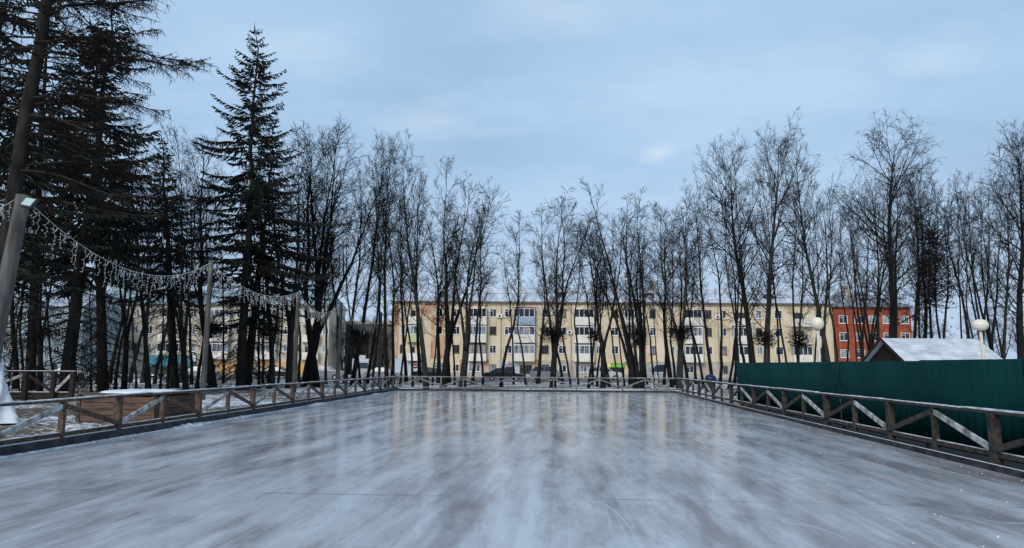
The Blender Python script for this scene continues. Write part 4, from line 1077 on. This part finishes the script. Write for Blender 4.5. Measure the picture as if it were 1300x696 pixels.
# snow-topped plank crate
A_, B_, C_ = gp(99,534.5), gp(193.5,536), gp(248,528.5)
ex = (B_-A_); ey = (C_-B_); D_ = A_+ey
cr = thing('plank_crate', 'low plank crate with a snow-covered lid behind the left fence', 'crate', A_)
hz = 0.72
def wall_boards(name, p, q, m=crate_m):
    b = MB(); d = (q-p); nrm = Vector((d.y,-d.x,0)).normalized()*0.02
    for k in range(4):
        z0 = -0.02+hz*k/4; b.bar(p-A_+Vector((0,0,z0+hz/8)), q-A_+Vector((0,0,z0+hz/8)), 0.035+0.004*(k%2), hz/4-0.014)
    return b.build(name, m, cr, bevel=0.005)
wall_boards('side_boards', A_, B_); wall_boards('side_boards', B_, C_); wall_boards('side_boards', C_, D_); wall_boards('side_boards', D_, A_)
for p in (A_,B_,C_,D_):
    b = MB(); b.box((-0.05,-0.05,-0.02),(0.05,0.05,hz+0.02), Matrix.Translation(p-A_)); b.build('corner_post', wood, cr)
cx = (A_+C_)/2
def ring(k, z): return [(cx+(p-cx)*k)-A_+Vector((0,0,z)) for p in (A_,B_,C_,D_)]
b = MB(); b.add(ring(1.08,hz+0.022)+ring(1.08,hz+0.06), [(3,2,1,0),(4,5,6,7),(0,1,5,4),(1,2,6,5),(2,3,7,6),(3,0,4,7)]); lid = b.build('lid', wood, cr)
b = MB(); b.add(ring(1.05,hz+0.062)+ring(1.0,hz+0.11)+ring(0.5,hz+0.135), [(0,1,5,4),(1,2,6,5),(2,3,7,6),(3,0,4,7),(4,5,9,8),(5,6,10,9),(6,7,11,10),(7,4,8,11),(8,9,10,11)]); o = b.build('snow_cap', snow, lid, smooth=True)
sb = o.modifiers.new('s','SUBSURF'); sb.levels = 2; sb.render_levels = 2
# dark park fence behind, at the left edge
YF = 32.0
pf = thing('park_fence', 'dark low park fence with crossed braces and snow on its rail at the far left', 'fence', foot(-90,YF))
o0 = pf.location.copy()
xs = [foot(p,YF).x-o0.x for p in (-90,-30,30,66,90)]
for x in xs:
    b = MB(); b.box((x-0.09,-0.09,0),(x+0.09,0.09,1.24)); b.build('post', hutwood, pf, bevel=0.01)
for i in range(4):
    a, c = xs[i]+0.09, xs[i+1]-0.09
    b = MB(); b.bar((a,0,0.45 if i%2 else 1.12),(c,0,1.12 if i%2 else 0.45),0.05,0.12); b.build('brace', hutwood if i%2==0 else frost, pf)
b = MB(); b.bar((xs[0],0,1.265),(xs[-1]+0.1,0,1.265),0.16,0.05); r = b.build('top_rail', hutwood, pf)
b = MB(); b.bar((xs[0],-0.01,1.299),(xs[-1]+0.1,-0.01,1.299),0.13,0.018); b.build('snow_crust', snow, r)
b = MB()
for k in range(2): b.bar((xs[0],0.11,0.12+0.17*k),(xs[-1],0.11,0.12+0.17*k),0.03,0.155)
b.build('base_boards', hutwood, pf)
b = MB(); b.bar((xs[0],0.1,0.39),(xs[-1],0.1,0.39),0.07,0.02); b.build('snow_crust', snow, pf)

# litter bin by the right fence
p = foot(902.5, 50)
lbn = thing('litter_bin', 'dark litter bin with a blue liner beyond the right end of the far fence', 'bin', p)
b = MB(); b.lathe([(0.001,0.0),(0.26,0.0),(0.30,0.1),(0.34,0.85),(0.36,0.88)], 16); b.build('bucket', darkmetal, lbn, smooth=True)
b = MB(); b.lathe([(0.365,0.80),(0.375,0.9),(0.36,0.98),(0.28,1.08),(0.12,1.16),(0.001,1.18)], 16); b.build('liner', bin_blue, lbn, smooth=True)

# ------------------------------------------------------------------ vehicles
def wheel(parent, x, y, r=0.31, w=0.2):
    b = MB(); n = 18; s = 1 if y > 0 else -1
    prof = [(r*0.6,-w/2),(r*0.95,-w/2),(r,-w*0.35),(r,w*0.35),(r*0.95,w/2),(r*0.6,w/2)]
    b.lathe(prof, n); M = Matrix.Rotation(R(90),4,'X'); b.v = [tuple(M @ Vector(v)) for v in b.v]
    o = b.build('wheel', black, parent, smooth=True); o.location = (x,y,r)
    q = MB(); q.lathe([(0.001,w*0.42),(r*0.2,w*0.42),(r*0.55,w*0.30),(r*0.62,w*0.44),(r*0.62,-w*0.44),(0.001,-w*0.44)], n); M = Matrix.Rotation(R(90) if s < 0 else R(-90),4,'X'); q.v = [tuple(M @ Vector(v)) for v in q.v]
    q.build('rim', rim_m, o, smooth=True)
PROF = {
 'sedan': dict(L=4.5, W=1.76, low=[(-2.25,0.42),(-2.22,0.30),(2.2,0.28),(2.25,0.45),(2.22,0.66),(1.95,0.78),(1.05,0.92),(-1.45,0.98),(-2.15,0.94),(-2.24,0.75)], cab=[(1.05,0.90),(0.35,1.38),(-0.15,1.44),(-0.85,1.40),(-1.55,0.96)]),
 'suv': dict(L=4.5, W=1.82, low=[(-2.22,0.50),(-2.2,0.34),(2.18,0.34),(2.24,0.5),(2.22,0.85),(1.9,0.98),(1.05,1.06),(-2.1,1.10),(-2.22,0.95)], cab=[(1.10,1.04),(0.45,1.58),(0.0,1.66),(-1.65,1.62),(-2.1,1.08)]),
 'van': dict(L=4.9, W=1.95, low=[(-2.45,0.45),(-2.42,0.32),(2.38,0.32),(2.44,0.5),(2.40,0.95),(1.75,1.12),(-2.44,1.14)], cab=[(1.80,1.10),(1.05,1.85),(0.6,1.96),(-2.3,1.96),(-2.43,1.12)])}
def car(kind, paint, loc, rz, label, group='vehicles parked along the street'):
    P = PROF[kind]; root = thing('parked_car' if kind != 'van' else 'parked_van', label, 'car' if kind != 'van' else 'van', loc, rz, group)
    w = P['W']/2
    def prism(poly, w0, w1, zr=None):
        b = MB(); n = len(poly); zmin = min(p[1] for p in poly); zmax = max(p[1] for p in poly)
        def wid(z): t = (z-zmin)/(zmax-zmin); return w0+(w1-w0)*t
        vs = [(x,-wid(z),z) for x,z in poly] + [(x,wid(z),z) for x,z in poly]
        fs = [tuple(range(n))[::-1], tuple(range(n,2*n))] + [(i,(i+1)%n,n+(i+1)%n,n+i) for i in range(n)]
        b.add(vs, fs); return b
    b = prism(P['low'], w*0.96, w*0.98); b.build('body', paint, root, bevel=0.05)
    g_ = prism(P['cab'], w*0.93, w*0.74); g_.build('windows', glass, root, bevel=0.03)
    # roof skin and pillars in paint
    c = P['cab']; top = [p for p in c if p[1] > max(q[1] for q in c)-0.12]
    b = MB(); z0 = max(p[1] for p in c)
    pts = sorted(top); n = len(pts)
    vs = [(x,-w*0.76,z+0.012) for x,z in pts]+[(x,w*0.76,z+0.012) for x,z in pts]+[(x,-w*0.76,z-0.05) for x,z in pts]+[(x,w*0.76,z-0.05) for x,z in pts]
    fs = []
    for i in range(n-1): fs += [(i,i+1,n+i+1,n+i),(2*n+i,3*n+i,3*n+i+1,2*n+i+1),(i,2*n+i,2*n+i+1,i+1),(n+i,n+i+1,3*n+i+1,3*n+i)]
    fs += [(0,n,3*n,2*n),(n-1,3*n-1,4*n-1,2*n-1)]
    b.add(vs, fs)
    zb = min(p[1] for p in c)
    def wz(z): return w*(0.93-0.19*(z-zb)/(z0-zb))+0.008
    for s in (-1,1):
        for (p, q) in ((c[0],c[1]),(c[-1],c[-2])): b.bar((p[0],s*wz(p[1]),p[1]),(q[0],s*wz(q[1]),q[1]),0.05,0.08)
        xm = (c[1][0]+c[-2][0])/2; b.bar((xm,s*wz(zb),zb),(xm,s*wz(z0-0.05),z0-0.05),0.04,0.09)
        if kind == 'van': b.box((-2.3,s*w*0.9-0.05,1.13),(0.1,s*w*0.9+0.05,1.9))
    b.build('roof', paint, root)
    ax = P['L']*0.30
    for x in (ax,-ax):
        for y in (-w+0.09, w-0.09): wheel(root, x, y)
    xe = P['L']/2
    for y in (-w*0.72, w*0.72):
        q = MB(); q.box((xe-0.09,y-0.16,0.60),(xe-0.005,y+0.16,0.74)); q.build('headlight', head_w, root, bevel=0.02)
        q = MB(); q.box((-xe+0.005,y-0.16,0.66),(-xe+0.10,y+0.16,0.86)); q.build('taillight', tail_red, root, bevel=0.02)
    q = MB(); q.box((xe-0.12,-w*0.93,0.30),(xe+0.03,w*0.93,0.46)); q.box((-xe-0.03,-w*0.93,0.30),(-xe+0.12,w*0.93,0.46)); q.build('bumper', black if kind != 'sedan' else paint, root, bevel=0.03)
    return root
def at_road(px, Y): p = foot(px, Y); p.z = 0.0; return p
car('sedan', car_black, at_road(640,83), 0.0, 'black sedan parked below the shop door with white letters')
car('suv', car_silver, at_road(697,86), 0.0, 'silver car half hidden by the stout tree with the ball of shoots')
car('suv', car_white, at_road(766,93), 0.0, 'white car parked left of the green sign door')
car('van', car_white, at_road(843,82), math.pi, 'white van beyond the right end of the far fence')
car('sedan', car_black, at_road(545,94), 0.0, 'dark car before the glazed shop door with the teal sign')
car('sedan', car_white, at_road(92,80), 0.0, 'small white car at the far left between dark trunks')
car('sedan', car_silver, at_road(250,84), math.pi, 'light car beside the second garland pole')
car('sedan', car_black, at_road(352,88), 0.0, 'dark car before the orange shopfront')
car('suv', car_silver, at_road(412,86), 0.0, 'silver car parked left of the fourth garland pole')
car('sedan', car_silver, at_road(487,88), 0.0, 'silver car at the brick corner of the cream block')
# box truck
p = at_road(458,92)
tk = thing('box_truck', 'white box truck parked in the gap between the blocks', 'truck', p, R(-80), 'vehicles parked along the street')
b = MB(); b.box((-1.9,-1.05,0.7),(0.9,1.05,2.45)); b.build('box', car_white, tk, bevel=0.04)
b = MB(); b.add([(0.95,-1,0.5),(2.4,-1,0.5),(2.45,-1,1.2),(1.95,-1,2.0),(0.95,-1,2.05),(0.95,1,0.5),(2.4,1,0.5),(2.45,1,1.2),(1.95,1,2.0),(0.95,1,2.05)], [(4,3,2,1,0),(5,6,7,8,9),(0,1,6,5),(1,2,7,6),(2,3,8,7),(3,4,9,8),(4,0,5,9)])
cbn = b.build('cab', car_white, tk, bevel=0.05)
b = MB(); b.box((1.15,-1.012,1.25),(1.85,-1.003,1.85)); b.add([(2.44,-0.85,1.26),(2.44,0.85,1.26),(2.0,0.85,1.97),(2.0,-0.85,1.97)], [(0,1,2,3)]); b.build('windows', glass, cbn)
b = MB(); b.box((-1.9,-0.9,0.45),(2.3,0.9,0.68)); b.build('chassis', black, tk)
for x in (1.6,-1.1):
    for y in (-0.92,0.92): wheel(tk, x, y, 0.38, 0.24)
b = MB(); b.box((-0.6,-0.5,2.452),(0.6,0.5,2.9)); b.build('roof_box', car_white, tk, bevel=0.03)
# bus
p = at_road(216,95); 
bs = thing('city_bus', 'teal bus with a blue window band standing behind the left trees', 'bus', p)
b = MB(); b.box((-2.9,-1.2,0.35),(2.9,1.2,1.25)); b.build('skirt', bus_green, bs, bevel=0.05)
b = MB(); b.box((-2.9,-1.19,1.253),(2.9,1.19,2.85)); b.build('body', car_teal, bs, bevel=0.10)
b = MB()
for i in range(5): b.box((-2.75+i*1.1,-1.215,1.5),(-2.75+i*1.1+1.0,-1.192,2.45))
b.build('windows', bus_blue, bs)
b = MB(); b.box((-2.8,-1.1,2.852),(2.8,1.1,2.93)); b.build('roof', snow, bs, bevel=0.02)
for x in (1.8,-1.7):
    for y in (-1.08,1.08): wheel(bs, x, y, 0.45, 0.26)
# white round-cornered road sign by the bus
p = at_road(243.5,80); sg = thing('road_sign', 'small white board sign on a grey post at the right end of the teal bus', 'sign', p)
b = MB(); b.tube([Vector((0,0,0)),Vector((0,0,2.7))],[0.04,0.04],8); b.build('post', darkmetal, sg)
b = MB(); b.box((-0.33,-0.06,1.95),(0.33,-0.042,2.6)); b.build('board', sign_white, sg, bevel=0.005)

# ------------------------------------------------------------------ overhead wires
tr = MB(); 
def cable(x0, x1, Y, z, sag, label):
    b = MB(); n = 40
    b.tube([Vector((x0+(x1-x0)*i/n, Y, z-sag*abs(math.sin(math.pi*6*i/n)))) for i in range(n+1)], [0.02]*(n+1), 4, False)
    tag(b.build('overhead_wire', darkmetal), label, 'wire', 'wires over the street')
cable(-60,75,97,at(700,371,97).z,0.25,'upper overhead wire crossing the roof of the cream block')
cable(-60,75,79,at(700,386,79).z,0.20,'lower overhead wire crossing just under the eaves of the cream block')

# ------------------------------------------------------------------ light, sky
EL, AZ = R(34), R(205)        # soft light from behind the camera, veiled by cloud
sd = bpy.data.lights.new('sun','SUN'); sd.energy = 2.3; sd.angle = R(25); sd.color = (1.0,0.955,0.90)
so = bpy.data.objects.new('sun', sd); COL.objects.link(so)
sdir = Vector((math.sin(AZ)*math.cos(EL), math.cos(AZ)*math.cos(EL), math.sin(EL)))
so.rotation_euler = (-sdir).to_track_quat('-Z','Y').to_euler()
wd = bpy.data.worlds.new('World'); SC.world = wd; wd.use_nodes = True
nt = wd.node_tree; N = nt.nodes; L = nt.links
bg = N['Background']; out = N['World Output']
sky = N.new('ShaderNodeTexSky'); sky.sky_type = 'NISHITA'; sky.sun_disc = False; sky.sun_elevation = EL; sky.sun_rotation = AZ
sky.air_density = 1.5; sky.dust_density = 2.0
L.new(sky.outputs[0], bg.inputs[0]); bg.inputs[1].default_value = 0.10
tc = N.new('ShaderNodeTexCoord')
sep = N.new('ShaderNodeSeparateXYZ'); L.new(tc.outputs['Generated'], sep.inputs[0])
# project the cloud deck on a flat ceiling: (x, y) / (z + 0.18)
ad = N.new('ShaderNodeMath'); ad.operation = 'ADD'; L.new(sep.outputs[2], ad.inputs[0]); ad.inputs[1].default_value = 0.2
mx = N.new('ShaderNodeMath'); mx.operation = 'MAXIMUM'; L.new(ad.outputs[0], mx.inputs[0]); mx.inputs[1].default_value = 0.05
dv = []
for i in (0,1):
    d = N.new('ShaderNodeMath'); d.operation = 'DIVIDE'; L.new(sep.outputs[i], d.inputs[0]); L.new(mx.outputs[0], d.inputs[1]); dv.append(d)
cmb = N.new('ShaderNodeCombineXYZ'); L.new(dv[0].outputs[0], cmb.inputs[0]); L.new(dv[1].outputs[0], cmb.inputs[1])
def cl_noise(scale, det, off, st=(1,1,1)):
    mp = N.new('ShaderNodeMapping'); mp.inputs['Location'].default_value = off; mp.inputs['Scale'].default_value = st
    n = N.new('ShaderNodeTexNoise'); n.inputs['Scale'].default_value = scale; n.inputs['Detail'].default_value = det; n.inputs['Roughness'].default_value = 0.52
    L.new(cmb.outputs[0], mp.inputs[0]); L.new(mp.outputs[0], n.inputs['Vector']); return n.outputs['Fac']
def wramp(f, stops):
    r = N.new('ShaderNodeValToRGB'); e = r.color_ramp.elements
    e[0].position, e[0].color = stops[0][0], (*stops[0][1],1); e[1].position, e[1].color = stops[-1][0], (*stops[-1][1],1)
    for p, c in stops[1:-1]:
        x = e.new(p); x.color = (*c,1)
    L.new(f, r.inputs[0]); return r.outputs[0]
c1 = wramp(cl_noise(1.3, 6, (0.7,0.3,0), (0.8,1.3,1)), [(0.32,(0.33,0.49,0.71)), (0.50,(0.40,0.58,0.81)), (0.66,(0.48,0.66,0.87))])
c2 = wramp(cl_noise(3.2, 5, (3.1,2.2,0), (0.7,1.4,1)), [(0.60,(0,0,0)), (0.80,(0.4,0.4,0.4))])
hz_ = wramp(sep.outputs[2], [(0.0,(1,1,1)), (0.30,(0,0,0))])
def wmix(f, a, b_):
    m = N.new('ShaderNodeMix'); m.data_type = 'RGBA'
    for s, v in ((0,f),(6,a),(7,b_)):
        if hasattr(v,'links'): L.new(v, m.inputs[s])
        else: m.inputs[s].default_value = (*v,1) if isinstance(v,tuple) else v
    return m.outputs[2]
cc = wmix(hz_, c1, (0.47,0.61,0.83))
cc = wmix(c2, cc, (0.62,0.77,0.91))
# thin places in the cloud deck: brighter breaks with ragged edges
def deckpos(px, py):
    d = ray(px, py).normalized(); k = max(d.z+0.2, 0.05); return (d.x/k, d.y/k)
rag = cl_noise(6.0, 6, (1.7,5.2,0), (0.8,1.3,1))
for (px, py, rx_, ry_, am) in ((835,196,0.10,0.14,0.6),(545,150,0.28,0.25,0.28),(1190,70,0.20,0.22,0.28),(400,72,0.25,0.20,0.22),(700,12,0.4,0.2,0.25)):
    x0, y0 = deckpos(px, py)
    mp = N.new('ShaderNodeMapping'); mp.vector_type = 'POINT'; mp.inputs['Location'].default_value = (-x0/rx_, -y0/ry_, 0); mp.inputs['Scale'].default_value = (1/rx_, 1/ry_, 1)
    L.new(cmb.outputs[0], mp.inputs[0]); ln = N.new('ShaderNodeVectorMath'); ln.operation = 'LENGTH'; L.new(mp.outputs[0], ln.inputs[0])
    a2 = N.new('ShaderNodeMath'); a2.operation = 'MULTIPLY_ADD'; L.new(rag, a2.inputs[0]); a2.inputs[1].default_value = 1.0; L.new(ln.outputs['Value'], a2.inputs[2])
    cc = wmix(wramp(a2.outputs[0], [(0.9,(am,am,am)), (1.9,(0,0,0))]) if False else wramp(a2.outputs[0], [(0.55,(am,am,am)), (1.0,(0,0,0))]), cc, (0.70,0.80,0.88))
bg2 = N.new('ShaderNodeBackground'); L.new(cc, bg2.inputs[0]); bg2.inputs[1].default_value = 1.08
ms = N.new('ShaderNodeMixShader'); ms.inputs[0].default_value = 0.9
L.new(bg.outputs[0], ms.inputs[1]); L.new(bg2.outputs[0], ms.inputs[2]); L.new(ms.outputs[0], out.inputs[0])

vs = SC.view_settings; vs.view_transform = 'Standard'; vs.look = 'None'; vs.exposure = 0.0; vs.gamma = 1.0; vs.use_curve_mapping = False
